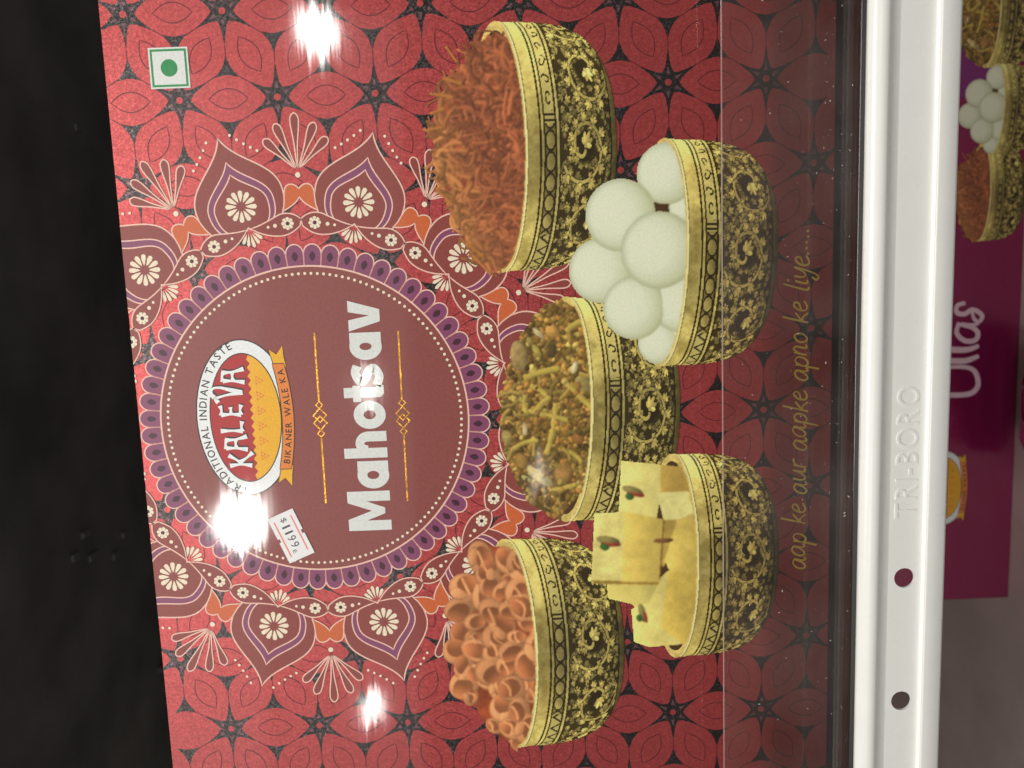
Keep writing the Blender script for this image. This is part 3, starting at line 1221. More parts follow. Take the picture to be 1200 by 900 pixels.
def mand(name, me, ang):
    return link(name, me, med, (0, 0, 0), ang)


def clipped(pr, ang):
    """True where a motif turned by ang about the mandala's centre would stay on the panel"""
    ca, sa = math.cos(ang), math.sin(ang)
    for v in pr.v:
        x, z = v[0] * S, v[2] * S
        X, Z = x * ca + z * sa + MC[0], -x * sa + z * ca + MC[1]
        if not inb((X, Z)):
            return False
    return True


def cut_build(pr, ang):
    """motif that runs over the box's top edge: turn it, cut it at the edge"""
    ca, sa = math.cos(ang), math.sin(ang)
    q = Pr()
    q.mats = list(pr.mats)
    for f, mi in zip(pr.f, pr.mi):
        poly = []
        for i in f:
            x, y, z = pr.v[i]
            x *= S; z *= S
            poly.append((x * ca + z * sa + MC[0], -x * sa + z * ca + MC[1]))
        y = pr.v[f[0]][1]
        poly = clip_poly(poly, *CB)
        if poly:
            q.add([(a - MC[0], b - MC[1]) for a, b in poly], [list(range(len(poly)))], -y / LV, pr.mats[mi])
    return q


def ring_of(name, pr, angles):
    shared = None
    for a in angles:
        if clipped(pr, a):
            if shared is None:
                shared = pr.mesh(name)
            mand(name, shared, a)
        else:
            q = cut_build(pr, a)
            if q.f:
                mand(name, q.mesh(name), 0.0)


# ring petals
pet = Pr()
w = 2 * math.pi * 181 / 60 / 2
wo = w * 1.08
out = [(-w, 181.3)] + [(-wo, 194)] + [(wo * math.cos(t), 195 + 11 * math.sin(t)) for t in [math.pi - math.pi * i / 10 for i in range(1, 10)]] + [(wo, 194)] + [(w, 181.3)]
pet.fill(out, 12, purple)
pet.line(out, 1.5, 13, cream)
drop = smooth([(0, 186.5), (-2.6, 189.5), (-3.4, 193.5), (0, 197.5), (3.4, 193.5), (2.6, 189.5)], 4, True)
pet.fill(drop, 13, plum)
ring_of('ring_petal', pet, [2 * math.pi * (i + .5) / 60 for i in range(60)])


def heart(tip, wmax, rw, notch, lobe):
    h = bez((0, tip), (10, tip - (tip - rw) * .42), (wmax, rw + (tip - rw) * .42), (wmax, rw), 16)
    h += bez((wmax, rw), (wmax, rw - (rw - lobe) * .75), (wmax * .68, lobe - 1), (wmax * .42, lobe), 10)
    h += bez((wmax * .42, lobe), (wmax * .2, lobe + .4), (wmax * .06, notch - 4), (0, notch), 8)
    return h + [(-x, y) for x, y in reversed(h[1:])] + [(0, notch)] if False else h + [(0, notch)] + [(-x, y) for x, y in reversed(h[1:])]


hp = Pr()
o1 = heart(338, 51.5, 266, 233.5, 229)
o2 = heart(310, 38.5, 259, 234, 230)
o3 = heart(296, 31.5, 258, 234.5, 231)
hp.fill(o1, 16, maroon2); hp.line(o1, 1.7, 17, cream, True)
hp.fill(o2, 18, purple); hp.line(o2, 1.5, 19, cream, True)
hp.fill(o3, 20, maroon2); hp.line(o3, 1.5, 21, cream, True)
for i in range(12):
    t = 2 * math.pi * (i + .5) / 12
    pts = [(5.0, 0), (8, 1.3), (13, 2.6), (16.8, 2.5), (18.2, 0), (16.8, -2.5), (13, -2.6), (8, -1.3)]
    hp.fill([(rot2(q, t)[0], 259 + rot2(q, t)[1]) for q in pts], 22, pearl)
ring_of('heart_motif', hp, [math.radians(15 + 30 * i) for i in range(12)])
# small spray at the heart's base and the dotted arcs at its tip
sp = Pr()
for i in range(7):
    t = (i - 3) * .33 - math.pi / 2
    L = 21 - abs(i - 3) * 1.5
    pts = [(6, 0), (L * .7, 1.7), (L - 1, 1.9), (L + 1, 0), (L - 1, -1.9), (L * .7, -1.7)]
    sp.fill([(rot2(q, t)[0], 233 + rot2(q, t)[1]) for q in pts], 22, pearl)
ring_of('small_spray', sp, [math.radians(15 + 30 * i) for i in range(12)])
sp = Pr()
for sgn in (1, -1):
    for i in range(5):
        sp.disc(sgn * (14 + i * 6.0), 337 - i * 7.2 + i * i * .25, 1.7, 22, pearl, 8)
ring_of('dotted_arc', sp, [math.radians(15 + 30 * i) for i in range(12)])
# paired leaves with daisies between the hearts
lf = Pr()
for sgn in (1, -1):
    up = bez((0, 234), (sgn * 6, 241), (sgn * 18, 243), (sgn * 26, 239), 10) + bez((sgn * 26, 239), (sgn * 38, 233), (sgn * 44, 229), (sgn * 58, 225), 8)
    dn = bez((sgn * 58, 225), (sgn * 44, 216), (sgn * 22, 212), (sgn * 10, 220), 10) + bez((sgn * 10, 220), (sgn * 5, 223), (sgn * 2, 226), (0, 228), 5)
    out = up + dn
    lf.fill(out, 23, maroon2)
    lf.line(out, 1.5, 24, cream, True)
    dx = sgn * 15.5
    for i in range(8):
        t = 2 * math.pi * i / 8
        pts = [(2.2, -1), (6.2, -2.1), (7.4, 0), (6.2, 2.1), (2.2, 1)]
        lf.fill([(dx + rot2(q, t)[0], 229.5 + rot2(q, t)[1]) for q in pts], 25, pearl)
    lf.disc(dx, 229.5, 2.0, 26, plum, 8)
    lf.disc(sgn * 30, 227.5, 2.3, 25, pearl, 8)
    lf.disc(sgn * 38, 226, 1.7, 25, pearl, 8)
ring_of('leaf_pair', lf, [math.radians(30 * i) for i in range(12)])
bf = Pr()
half = bez((0, 268), (5, 275), (16, 276), (17, 264), 10) + bez((17, 264), (18, 255), (17, 250), (20.5, 243), 7) + bez((20.5, 243), (12, 247), (3, 252), (0, 259), 8)
half += [(0, 259)]
out = half + [(-x, y) for x, y in reversed(half[1:-1])]
bf.fill(out, 23, orange)
bf.line(out, 1.5, 24, cream, True)
bf.disc(0, 283, 3.1, 24, pearl, 12)
ring_of('orange_bud', bf, [math.radians(30 * i) for i in range(12)])
fn = Pr()
for i in range(5):
    t = (i - 2) * .40
    L = 60 - abs(i - 2) * 7
    half = [(0, 0), (L * .45, 2.0), (L * .78, 4.6), (L * .93, 4.2), (L, 0)]
    out = smooth(half + [(x, -y) for x, y in reversed(half[1:-1])], 4, True)
    out = [(12 * math.sin(t) * .35 + rot2(q, math.pi / 2 - t)[0], 291 + rot2(q, math.pi / 2 - t)[1]) for q in out]
    fn.fill(out, 15, maroon2)
    fn.line(out, 1.5, 16 + i * .15, cream, True)
ring_of('feather_fan', fn, [math.radians(30 * i) for i in range(12)])

# ---- title lettering, heavy rounded sans
title = tag(under(empty('title_lettering', (0, 0, 0)), sbox))
title.matrix_parent_inverse = parent_world(sbox).inverted()
BASE_B = pp(451, 480)[1]
XH, CAPH, ST = 36.5, 51.0, 12.0


def letter_box(v0, v1):
    u = 451
    return pp(u, v0)[0], pp(u, v1)[0]


def add_letter(ch, v0, v1):
    a0, a1 = letter_box(v0, v1)
    w = a1 - a0
    q = Pr()
    st = ST
    if ch == 'M':
        H = CAPH
        q.fill([(0, 0), (0, H), (st * 1.15, H), (w / 2, H * .44), (w - st * 1.15, H), (w, H), (w, 0), (w - st * 1.02, 0), (w - st * 1.02, H * .56), (w / 2 + 3.5, H * .13), (w / 2 - 3.5, H * .13), (st * 1.02, H * .56), (st * 1.02, 0)], 16, white)
    elif ch in 'ao':
        R = w / 2 if ch == 'o' else w / 2 * .99
        ry = XH / 2 + .6
        q.fill(ellipse(R, XH / 2, R, ry, 40), 16, white, [ellipse(R, XH / 2, R - st * .95, ry - st * .98, 28)])
        if ch == 'a':
            q.fill([(w - st * .95, 0), (w + .3, 0), (w + .3, XH), (w - st * .95, XH)], 16.6, white)
    elif ch == 'h':
        q.fill([(0, 0), (st, 0), (st, CAPH), (0, CAPH)], 16, white)
        arch = ellipse(w / 2 + 1.5, XH - (w / 2 - 1), w / 2 - 1.5, w / 2 - 0.5, 18, math.pi * .98, 0, True)
        inner = ellipse(w / 2 + 1.5, XH - (w / 2 - 1), w / 2 - 1.5 - st, w / 2 - st * .9, 18, 0, math.pi * .98, True)
        q.fill(arch + [(w, 0), (w - st, 0)] + inner, 16.6, white)
    elif ch == 't':
        q.fill([(3, 4), (7, 0), (w + 1, 0), (w + 1, 9), (3 + st, 9), (3 + st, XH - 9), (w + 1, XH - 9), (w + 1, XH), (3 + st, XH), (3 + st, CAPH - 4), (3, CAPH - 4), (3, XH), (-2, XH), (-2, XH - 9), (3, XH - 9)], 16, white)
    elif ch == 's':
        c = smooth([(w * .93, XH - 7), (w * .6, XH - 4.4), (w * .22, XH - 10), (w * .38, XH * .56), (w * .7, XH * .44), (w * .80, 10), (w * .45, 4.6), (w * .02, 8)], 7)
        q.line(c, st * .86, 16, white)
    elif ch == 'v':
        q.fill([(-1, XH), (st, XH), (w / 2, st * 1.0), (w - st, XH), (w + 1, XH), (w / 2 + 7, 0), (w / 2 - 7, 0)], 16, white)
    o = q.build('letter', pos=(a0, BASE_B), y0=Y0)
    under(o, title)


for ch, v0, v1 in (('M', 621, 575), ('a', 572, 540), ('h', 536, 505), ('o', 502, 469), ('t', 468, 452), ('s', 452, 426), ('a', 421, 389), ('v', 386, 352)):
    add_letter(ch, v0, v1)

# gold rules with knotted diamonds
for (u, v0, v1) in ((375, 390, 590), (472, 388, 587)):
    a0, b0 = pp(u - 5, v0); a1, b1 = pp(u + 5, v1)
    a0, a1 = min(a0, a1), max(a0, a1)
    cxx, cb = (a0 + a1) / 2, (b0 + b1) / 2
    q = Pr()
    q.line([(a0 - cxx, 0), (-21, 0)], 1.9, 16, gold)
    q.line([(21, 0), (a1 - cxx, 0)], 1.9, 16, gold)
    for k, (x, r) in enumerate(((-17, 4.2), (17, 4.2), (-4.5, 8.2), (4.5, 8.2))):
        q.line([(x - r, 0), (x, r * .95), (x + r, 0), (x, -r * .95)], 1.8, 16 + k * .4, gold, True)
    under(q.build('gold_rule', pos=(cxx, cb), y0=Y0), sbox)

# ---- brand emblem
ec = pp(287, 490)
EA, EB = 93 * .985, 57.5 * .97
q = Pr()
q.fill(ellipse(0, 0, EA + 1.6, EB + 1.6, 72), 15.4, logo_blk)
q.fill(ellipse(0, 0, EA, EB, 72), 16, logo_wht)
IA, IB, IC = 75.5, 41.0, -1.0
q.fill(ellipse(0, IC, IA + 1.4, IB + 1.4, 64), 16.6, logo_blk)
split = -9.0
th = math.asin((split - IC) / IB)
topcap = ellipse(0, IC, IA, IB, 40, th, math.pi - th, True)
saw = []
xl, xr = topcap[-1][0], topcap[0][0]
nS = 30
for i in range(1, nS):
    saw.append((xl + (xr - xl) * i / nS, split + (2.2 if i % 2 else -1.5)))
q.fill(topcap + saw, 17.2, logo_red)
q.fill(ellipse(0, IC, IA, IB, 40, math.pi - th, 2 * math.pi + th, True) + list(reversed(saw)), 17.2, logo_yel)
for i in range(6):
    x = -46 + i * 18
    for (dx, dy) in ((-4, 2), (4, 2), (0, 2), (-2, -1.5), (2, -1.5), (0, -5)):
        q.fill([(x + dx - 1.8, -19 + dy + 1.4), (x + dx, -19 + dy - 2), (x + dx + 1.8, -19 + dy + 1.4)], 17.8, logo_ora)
emblem = under(q.build('brand_emblem', pos=ec, y0=Y0), sbox)


def on_emblem(name, pr):
    return link(name, pr.mesh(name), emblem)


def blade(q, pts, w0, lv, dx=0, dy=0, mt=None):
    c = smooth(pts, 5)
    n = len(c)
    q.line([(x + dx, y + dy) for x, y in c], [w0 * (1.0 + .35 * math.cos(2 * math.pi * i / (n - 1))) for i in range(n)], lv, mt)


LET = {
    'K': [[(.08, 1.05), (.16, .5), (.05, -.05)], [(.80, 1.08), (.5, .72), (.18, .45)], [(.3, .55), (.6, .2), (.95, -.12)]],
    'A': [[(.16, .98), (.14, .5), (.02, -.08)], [(.12, .98), (.45, 1.0), (.72, .92)], [(.72, 1.0), (.74, .5), (.92, -.08)], [(.15, .48), (.45, .50), (.74, .48)]],
    'L': [[(.2, 1.08), (.2, .5), (.15, .0)], [(.12, .02), (.45, .05), (.82, .0)]],
    'E': [[(.15, 1.0), (.18, .5), (.12, .02)], [(.12, 1.0), (.45, .96), (.78, 1.02)], [(.15, .52), (.45, .5), (.66, .52)], [(.12, .02), (.45, .05), (.80, -.02)]],
    'V': [[(-.15, 1.18), (.12, 1.28), (.30, .9), (.42, .4), (.48, -.04)], [(.48, -.02), (.7, .6), (.86, 1.05), (.8, 1.42), (.45, 1.5), (.2, 1.35)]],
}
q = Pr()
xs0 = -58.0
for i, ch in enumerate('KALEVA'):
    lh = 24.0
    lw = 17.5
    x0 = xs0 + i * 20.0
    yb = -1.0 + 6.0 * (1 - abs(i - 2.5) / 2.5) - (0 if i else 2)
    for j, s in enumerate(LET[ch]):
        P_ = [(x0 + x * lw, yb + y * lh) for x, y in s]
        blade(q, P_, 4.6, 18.2 + j * .3, 1.6, -1.4, logo_blk)
        blade(q, P_, 4.0, 20.2 + j * .3, 0, 0, logo_wht)
on_emblem('brand_name', q)
# arched line of capitals along the top of the oval
q = Pr()
txt = 'TRADITIONAL INDIAN TASTE'
gw = [glyph(c, .012)[2] if c != ' ' else .28 for c in txt]
sz = 12.5
tot = sum(gw) * sz + 2.2 * (len(txt) - 1)
arc = ellipse(0, -1, 84, 46.0, 400, math.radians(176), math.radians(12), True)
al = [0]
for i in range(1, len(arc)):
    al.append(al[-1] + math.dist(arc[i], arc[i - 1]))
fitk = (al[-1]) / tot
s_ = 0.0
for c, w_ in zip(txt, gw):
    wid = w_ * sz * fitk
    if c != ' ':
        mid = s_ + wid / 2
        k = int(np.searchsorted(al, mid)); k = min(max(k, 1), len(arc) - 2)
        t = math.atan2(arc[k + 1][1] - arc[k - 1][1], arc[k + 1][0] - arc[k - 1][0])
        vs, fs, _ = glyph(c, .012)
        kx = wid / max(w_, .01)
        pts = []
        for vx, vy in vs:
            d = rot2(((vx - w_ / 2) * kx, (vy - .02) * sz), t)
            pts.append((arc[k][0] + d[0], arc[k][1] + d[1]))
        q.add(pts, fs, 18, logo_blk)
    s_ += wid + 2.2 * fitk
on_emblem('arched_lettering', q)
# ribbon
q = Pr()
mid = [(x, -50.5 + 7.0 * (x / 62) ** 2) for x in np.linspace(-63, 63, 24)]
up = [(x, y + 7) for x, y in mid]; dn = [(x, y - 7) for x, y in mid]
for sgn in (1, -1):
    tail = [(58, -43 + 4), (80, -33), (74, -42), (84, -50), (70, -51), (58, -57 + 4)]
    q.fill([(sgn * x, y) for x, y in tail], 18, logo_yel)
    q.line([(sgn * x, y) for x, y in tail], 1.0, 18.4, logo_blk, True)
q.fill(up + list(reversed(dn)), 19, logo_ora)
q.line(up + list(reversed(dn)), 1.0, 19.5, logo_blk, True)
txt = 'BIKANER WALE KA'
gw = [glyph(c, .015)[2] if c != ' ' else .3 for c in txt]
sz = 10.5
tot = sum(gw) * sz + 1.9 * (len(txt) - 1)
kx = 112 / tot
x_ = -56
for c, w_ in zip(txt, gw):
    if c != ' ':
        mx = x_ + w_ * sz * kx / 2
        yy = -50.5 + 7.0 * (mx / 62) ** 2
        t = math.atan(14.0 * mx / 62 ** 2)
        vs, fs, _ = glyph(c, .015)
        pts = []
        for vx, vy in vs:
            d = rot2(((vx - w_ / 2) * sz * kx, (vy - .36) * sz), t)
            pts.append((mx + d[0], yy + d[1]))
        q.add(pts, fs, 20, logo_blk)
    x_ += (w_ * sz + 1.9) * kx
on_emblem('ribbon', q)

# ---- vegetarian mark
vc = pp(198, 79.5)
q = Pr()
q.fill([(-22, -22), (22, -22), (22, 22), (-22, 22)], 16, white)
for k, (r0, r1) in enumerate(((20.2, 17.8),)):
    q.fill([(-r0, -r0), (r0, -r0), (r0, r0), (-r0, r0)], 17, green, [[(-r1, -r1), (r1, -r1), (r1, r1), (-r1, r1)]])
q.disc(0, 0, 9.4, 17, green, 32)
under(q.build('vegetarian_mark', pos=vc, y0=Y0), sbox)

# ---- price sticker, a slip of paper of its own thickness
cor = [pp(*c) for c in ((313.5, 609), (342.7, 595.5), (370, 646.5), (338.5, 661))]
sc_ = np.mean(np.array(cor), axis=0)
d1 = np.array(cor[3]) - np.array(cor[0]); d1b = np.array(cor[2]) - np.array(cor[1])
dirx = (d1 + d1b); LX = np.linalg.norm(dirx) / 2; dirx /= np.linalg.norm(dirx)
diry = np.array([-dirx[1], dirx[0]])
LY = np.linalg.norm(np.array(cor[1]) - np.array(cor[0]))
paper = plain('sticker_paper', alb((228, 232, 222)), 0.55, spec=0.3, grain=0.03, gscale=400)
st_red = plain('sticker_red', alb((222, 120, 112)), 0.6)
st_blk = plain('sticker_black', alb((70, 72, 74)), 0.6)
hx, hy = LX / 2, LY / 2
nt_ = 2.6


def sloc(x, y):
    g = sc_ + dirx * x + diry * y
    return (g[0] - sc_[0], g[1] - sc_[1])


outl = [(-hx, -hy), (-nt_, -hy), (-nt_ * .8, -hy + nt_), (nt_ * .8, -hy + nt_), (nt_, -hy), (hx, -hy), (hx, hy), (nt_, hy), (nt_ * .8, hy - nt_), (-nt_ * .8, hy - nt_), (-nt_, hy), (-hx, hy)]
q = Pr()
lp = [sloc(*o) for o in outl]
q.fill(lp, 42, paper)
n = len(lp)
k = len(q.v)
q.v += [(a / S, -17 * LV, b / S) for a, b in lp] + [(a / S, -42 * LV, b / S) for a, b in lp]
for i in range(n):
    j = (i + 1) % n
    q.f.append([k + i, k + j, k + n + j, k + n + i]); q.mi.append(0)
stick = under(q.build('price_sticker', pos=sc_, y0=Y0), sbox)
q = Pr()
for y in (-hy * .66, hy * .66):
    q.line([sloc(-hx * .78, y), sloc(hx * .78, y)], 1.7, 43, st_red)
link('red_rule', q.mesh('red_rule'), stick)
q = Pr()
x_ = -hx * .80
for c, s_h, dy in (('$', 9.5, 1), ('1', 15, 0), ('1', 15, 0), ('9', 15, 0), ('9', 15, 0), ('E', 7, -4)):
    vs, fs, w_ = glyph(c, 0.0)
    wd = 5.6 if c != '1' else 2.4
    if c == 'E': wd = 4.0
    x0 = x_ + (1.6 if c == '1' else 0)
    # digits stand with their feet towards the sticker's left rule
    q.add([sloc(x0 + v[0] / w_ * wd, -s_h * .36 + dy + v[1] * s_h) for v in vs], fs, 43, st_blk)
    x_ += wd + (5.2 if c == '1' else 3.0)
link('price_digits', q.mesh('price_digits'), stick)

# ---- bowls
bowls = []
for name, fn_, lab, lv in (('printed_bowl', fried_sticks, 'printed bowl of crisp orange fried sticks', 27),
                           ('printed_bowl', savoury_mix, 'printed bowl of brown and yellow savoury mix', 28),
                           ('printed_bowl', puffed_shells, 'printed bowl of puffed orange shells', 28),
                           ('printed_bowl', milk_balls, 'printed bowl of white milk balls', 30),
                           ('printed_bowl', milk_fudge, 'printed bowl of pale yellow fudge cubes', 30)):
    b = fn_()
    b.soften(2 if fn_ in (milk_balls, puffed_shells, milk_fudge, fried_sticks) else 1)
    pass
    me = b.to_mesh('printed_bowl', 1, photo_ink, 0)
    o = link('printed_bowl', me, None, (b.c[0] / S, Y0 - lv * LV, b.c[1] / S))
    o['label'] = lab
    under(o, sbox)
    me2 = b.to_mesh('printed_filling', 2, photo_ink, 0)
    o2 = link('printed_filling', me2, o)
    o2.location = (0, -LV * .5, 0)
    bowls.append((b, o, o2))

# ---- hand-written slogan
HAND = {
    'a': ([[(.72, .88), (.42, 1.0), (.12, .7), (.08, .25), (.3, .02), (.58, .3), (.75, .92), (.72, .3), (.84, .02), (1.02, .16)]], 1.02),
    'p': ([[(.12, .98), (.1, .3), (.02, -.85)], [(.08, .5), (.35, .98), (.68, .8), (.66, .3), (.38, .02), (.1, .2)]], .88),
    'k': ([[(.25, 1.95), (.16, .9), (.08, 0)], [(.68, .98), (.14, .45), (.40, .42), (.78, .0)]], .84),
    'e': ([[(.1, .45), (.55, .62), (.58, .92), (.32, .98), (.08, .6), (.12, .12), (.42, 0), (.78, .22)]], .82),
    'u': ([[(.12, .98), (.08, .3), (.3, .02), (.6, .4), (.74, .98), (.70, .3), (.82, .02), (.98, .15)]], 1.0),
    'r': ([[(.12, .98), (.08, 0)], [(.08, .5), (.28, .9), (.62, .98)]], .66),
    'n': ([[(.12, .98), (.06, 0)], [(.07, .45), (.34, .98), (.58, .8), (.56, .15), (.68, .02), (.85, .12)]], .88),
    'o': ([[(.4, 1.0), (.1, .7), (.1, .25), (.36, .0), (.66, .3), (.66, .75), (.42, 1.0)]], .84),
    'l': ([[(.34, 1.95), (.16, .6), (.16, .1), (.38, .05)]], .5),
    'i': ([[(.18, .98), (.1, .25), (.2, .02), (.36, .1)]], .42),
    'y': ([[(.12, .98), (.1, .4), (.3, .12), (.58, .45), (.74, .98)], [(.74, .98), (.62, .0), (.36, -.8), (.05, -.7), (.2, -.35)]], .88),
    '.': ([], .40), ' ': ([], .62)}
slog = 'aap ke aur aapke apno ke liye.....'
A0, B0 = pp(944, 668)
A1, B1 = pp(948, 266)
tot = sum(HAND[c][1] for c in slog)
xsz = (A1 - A0) / tot
ysz = 15.5 * .99
q = Pr()
x_ = 0.0
for i, c in enumerate(slog):
    st_, adv = HAND[c]
    ybase = 1.2 * math.sin(i * 1.7)
    if c == '.':
        q.disc(x_ + 2, ybase + 1.5, 1.5, 16, olive, 8)
    for j, s in enumerate(st_):
        pts = smooth([(x_ + (x + y * .16) * xsz, ybase + y * ysz) for x, y in s], 5)
        n = len(pts)
        q.line(pts, [1.5 + .9 * abs(math.sin(3.2 * k / n + i)) for k in range(n)], 16 + 1.2 * j, olive, rise=1.0)
    if c == 'i':
        q.disc(x_ + .4 * xsz, ybase + 1.5 * ysz, 1.4, 16, olive, 8)
    x_ += adv * xsz
ang = math.atan2(B1 - B0, A1 - A0)
under(q.build('slogan_lettering', pos=(A0, B0), y0=Y0, roty=-ang), sbox)

# ------------------------------------------------------------------ clear guard in front of the box's foot
m = bpy.data.materials.new('clear_acrylic')
nt, N, L, b_ = nodes(m)
N.remove(b_)
outn = N['Material Output']
tr = N.new('ShaderNodeBsdfTransparent'); tr.inputs[0].default_value = (0.93, 0.90, 0.88, 1)
glo = N.new('ShaderNodeBsdfGlossy'); glo.inputs['Roughness'].default_value = 0.02
dif = N.new('ShaderNodeBsdfDiffuse'); dif.inputs[0].default_value = (0.6, 0.55, 0.52, 1)  # patchy diffuse veil: dust film plus haze of room reflections put in as colour
fr = N.new('ShaderNodeFresnel'); fr.inputs['IOR'].default_value = 1.49
g = N.new('ShaderNodeNewGeometry')
nz = N.new('ShaderNodeTexNoise'); nz.inputs['Scale'].default_value = 26; nz.inputs['Detail'].default_value = 6
L.new(g.outputs['Position'], nz.inputs['Vector'])
mr = N.new('ShaderNodeMapRange')
mr.inputs['From Min'].default_value = .35; mr.inputs['From Max'].default_value = .75
mr.inputs['To Min'].default_value = 0.018; mr.inputs['To Max'].default_value = 0.075
L.new(nz.outputs['Fac'], mr.inputs['Value'])
m1 = N.new('ShaderNodeMixShader'); m2 = N.new('ShaderNodeMixShader')
L.new(mr.outputs[0], m1.inputs['Fac']); L.new(tr.outputs[0], m1.inputs[1]); L.new(dif.outputs[0], m1.inputs[2])
L.new(fr.outputs[0], m2.inputs['Fac']); L.new(m1.outputs[0], m2.inputs[1]); L.new(glo.outputs[0], m2.inputs[2])
L.new(m2.outputs[0], outn.inputs['Surface'])
MATS['clear_acrylic'] = m
m_edge = plain('acrylic_edge', (0.34, 0.28, 0.27), 0.25)
GY0, GY1 = -0.0204, -0.0184
gz1 = zu(847.5, GY0)
guard = tag(empty('shelf_guard', (0, GY0, DECK_Z)), 'clear acrylic guard strip standing between white rail and red box', 'guard')
me = box_mesh('panel', -0.40, 0.40, GY0, GY1, DECK_Z + 0.0002, gz1, m, 0)
me.materials.append(m_edge)
for pl in me.polygons:
    if abs(pl.normal.z) > .5 or abs(pl.normal.x) > .5:
        pl.material_index = 1
part('panel', me, guard)
# specks of dust and fine scratches on the guard
m_dust = plain('dust', (0.75, 0.7, 0.66), 0.8)
bm = bmesh.new()
for i in range(230):
    u = rnd.uniform(855, 1000); v = rnd.uniform(-10, 910)
    if rnd.random() < .35:
        u = rnd.uniform(965, 1000)
    P = at(u, v, GY0)
    s = rnd.choice((.10, .12, .16, .2, .3)) * .001
    L_ = s * rnd.choice((1, 1, 1.4, 2.2))
    t = rnd.uniform(0, 3.14)
    M = Matrix.Translation(Vector((P[0], GY0 - s * .25, P[2]))) @ Matrix.Rotation(t, 4, 'Y') @ Matrix.Diagonal((L_, s * .3, s * .6, 1))
    bmesh.ops.create_icosphere(bm, subdivisions=1, radius=1, matrix=M)
me = bpy.data.meshes.new('dust_specks')
bm.to_mesh(me); bm.free()
me.materials.append(m_dust)
o = part('dust_specks', me, guard)
o['kind'] = 'stuff'

# ------------------------------------------------------------------ lower shelf: magenta box and a packet before it
LY_ = 0.20
LFLOOR = -0.362
m_mag = ink('magenta_foil', (120, 24, 70), 0.3, 0.5, 0.10, 0.08, 1.2, coat=1.0)
m_mag2 = plain('magenta_wrap', (0.30, 0.02, 0.12), 0.16, 0.5, coat=0.8, bump=0.5, bscale=60)
m_violet = ink('violet_ink', (120, 40, 110), 0.4, 0.2)
m_lilac = ink('lilac_ink', (206, 176, 188), 0.5)
lx0 = at(1150, 702, LY_)[0]
lx1 = 0.36
lbox = tag(empty('sweets_box', ((lx0 + lx1) / 2, LY_, LFLOOR)), 'small magenta sweets box under the shelf, showing a white script name', 'box')
part('carton', box_mesh('carton', lx0, lx1, LY_ + .0003, LY_ + 0.07, LFLOOR + .0002, LFLOOR + 0.155, m_mag, 0.0012, 3), lbox)


def lp_(u, v):
    P_ = at(u, v, LY_)
    return (P_[0] * S, P_[2] * S)


q = Pr()
strokes = [([(1100, 462), (1112, 463), (1134, 462), (1144, 456), (1146, 446), (1141, 434), (1128, 430), (1100, 431)], 5.0),
           ([(1095, 424), (1112, 423), (1130, 423), (1140, 420), (1147, 417)], 5.5),
           ([(1095, 412), (1112, 410), (1130, 410), (1140, 408), (1147, 405)], 5.5),
           ([(1124, 378), (1121, 390), (1130, 399), (1142, 399), (1146, 391), (1140, 384), (1126, 380), (1138, 381), (1147, 379)], 4.6),
           ([(1131, 355), (1122, 358), (1121, 366), (1130, 368), (1139, 363), (1147, 366), (1151, 371), (1147, 377), (1141, 373), (1139, 364)], 4.4)]
for j, (s, w_) in enumerate(strokes):
    pts = [lp_(*a) for a in smooth(s, 6)]
    n = len(pts)
    q.line(pts, [w_ * 2.0 * (.7 + .3 * math.sin(math.pi * k / n + .4)) for k in range(n)], 3 + 2 * j, m_lilac, rise=1.8)
under(q.build('script_lettering', y0=LY_), lbox)


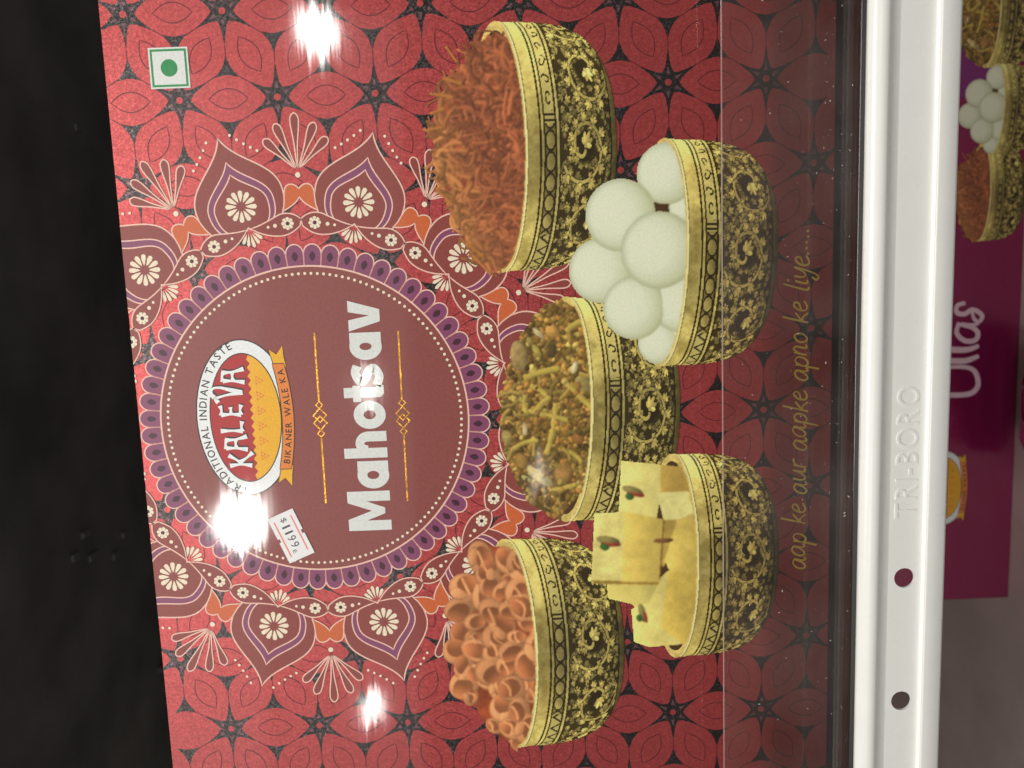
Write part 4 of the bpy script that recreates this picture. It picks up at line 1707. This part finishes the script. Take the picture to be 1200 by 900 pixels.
def copy_to(src, parent, pos, sc, lv, ang=0):
    c = src.copy()
    col.objects.link(c)
    c.parent = parent
    c.matrix_parent_inverse = parent_world(parent).inverted()
    c.location = (pos[0] / S, LY_ - lv * LV, pos[1] / S)
    c.scale = (sc, 1, sc)
    c.rotation_euler = (0, ang, 0)
    for ch_ in src.children:
        d = ch_.copy()
        col.objects.link(d)
        d.parent = c
    return c


kk = lambda n_px, hw: n_px / (FPX / (DIST + LY_)) * S / hw
c = copy_to(bowls[0][1], lbox, lp_(1148, 226), kk(55, bowls[0][0].hw), 6); c['label'] = 'printed bowl of dark orange sticks'
c = copy_to(bowls[3][1], lbox, lp_(1165, 128), kk(50, bowls[3][0].hw), 12); c['label'] = 'printed bowl of white sweets'
c = copy_to(bowls[1][1], lbox, lp_(1158, 12), kk(62, bowls[1][0].hw), 9); c['label'] = 'printed bowl of beige and brown snacks'
q = Pr()
c0 = lp_(1118, 75)
q.fill(ellipse(0, 0, 60, 70, 32), 1, m_violet)
under(q.build('violet_patch', pos=c0, y0=LY_), lbox)
c = copy_to(emblem, lbox, lp_(1106, 572), 45 / (FPX / (DIST + LY_)) * S / EA, 0.5); c.name = 'brand_emblem'

# a magenta wrapped packet lying in front of it, only its edge in view
pa = at(1192, 395, 0.12); pb = at(1192, 575, 0.12)
packet = tag(empty('wrapped_packet', ((pa[0] + pb[0]) / 2, 0.12, LFLOOR)), 'shiny magenta foil packet lying before the small magenta box', 'packet')
bm = bmesh.new()
bmesh.ops.create_cube(bm, size=1)
bmesh.ops.subdivide_edges(bm, edges=bm.edges[:], cuts=7, use_grid_fill=True)
ztop = at(1191, 480, 0.165)[2]
for v in bm.verts:
    x, y, z = v.co
    pil = (1 - (2 * x) ** 4 * .55) * (1 - (2 * y) ** 4 * .55)
    nn = .0022 * math.sin(x * 23 + y * 17) + .0015 * math.sin(x * 51 - y * 29)
    v.co = Vector(((pa[0] + pb[0]) / 2 + x * (pa[0] - pb[0]), 0.13 + y * 0.09, LFLOOR + .0005 + (z + .5) * (ztop - LFLOOR) * pil + nn * (z + .5)))
me = bpy.data.meshes.new('wrapper')
bm.to_mesh(me); bm.free()
for pl in me.polygons: pl.use_smooth = True
me.materials.append(m_mag2)
part('wrapper', me, packet)
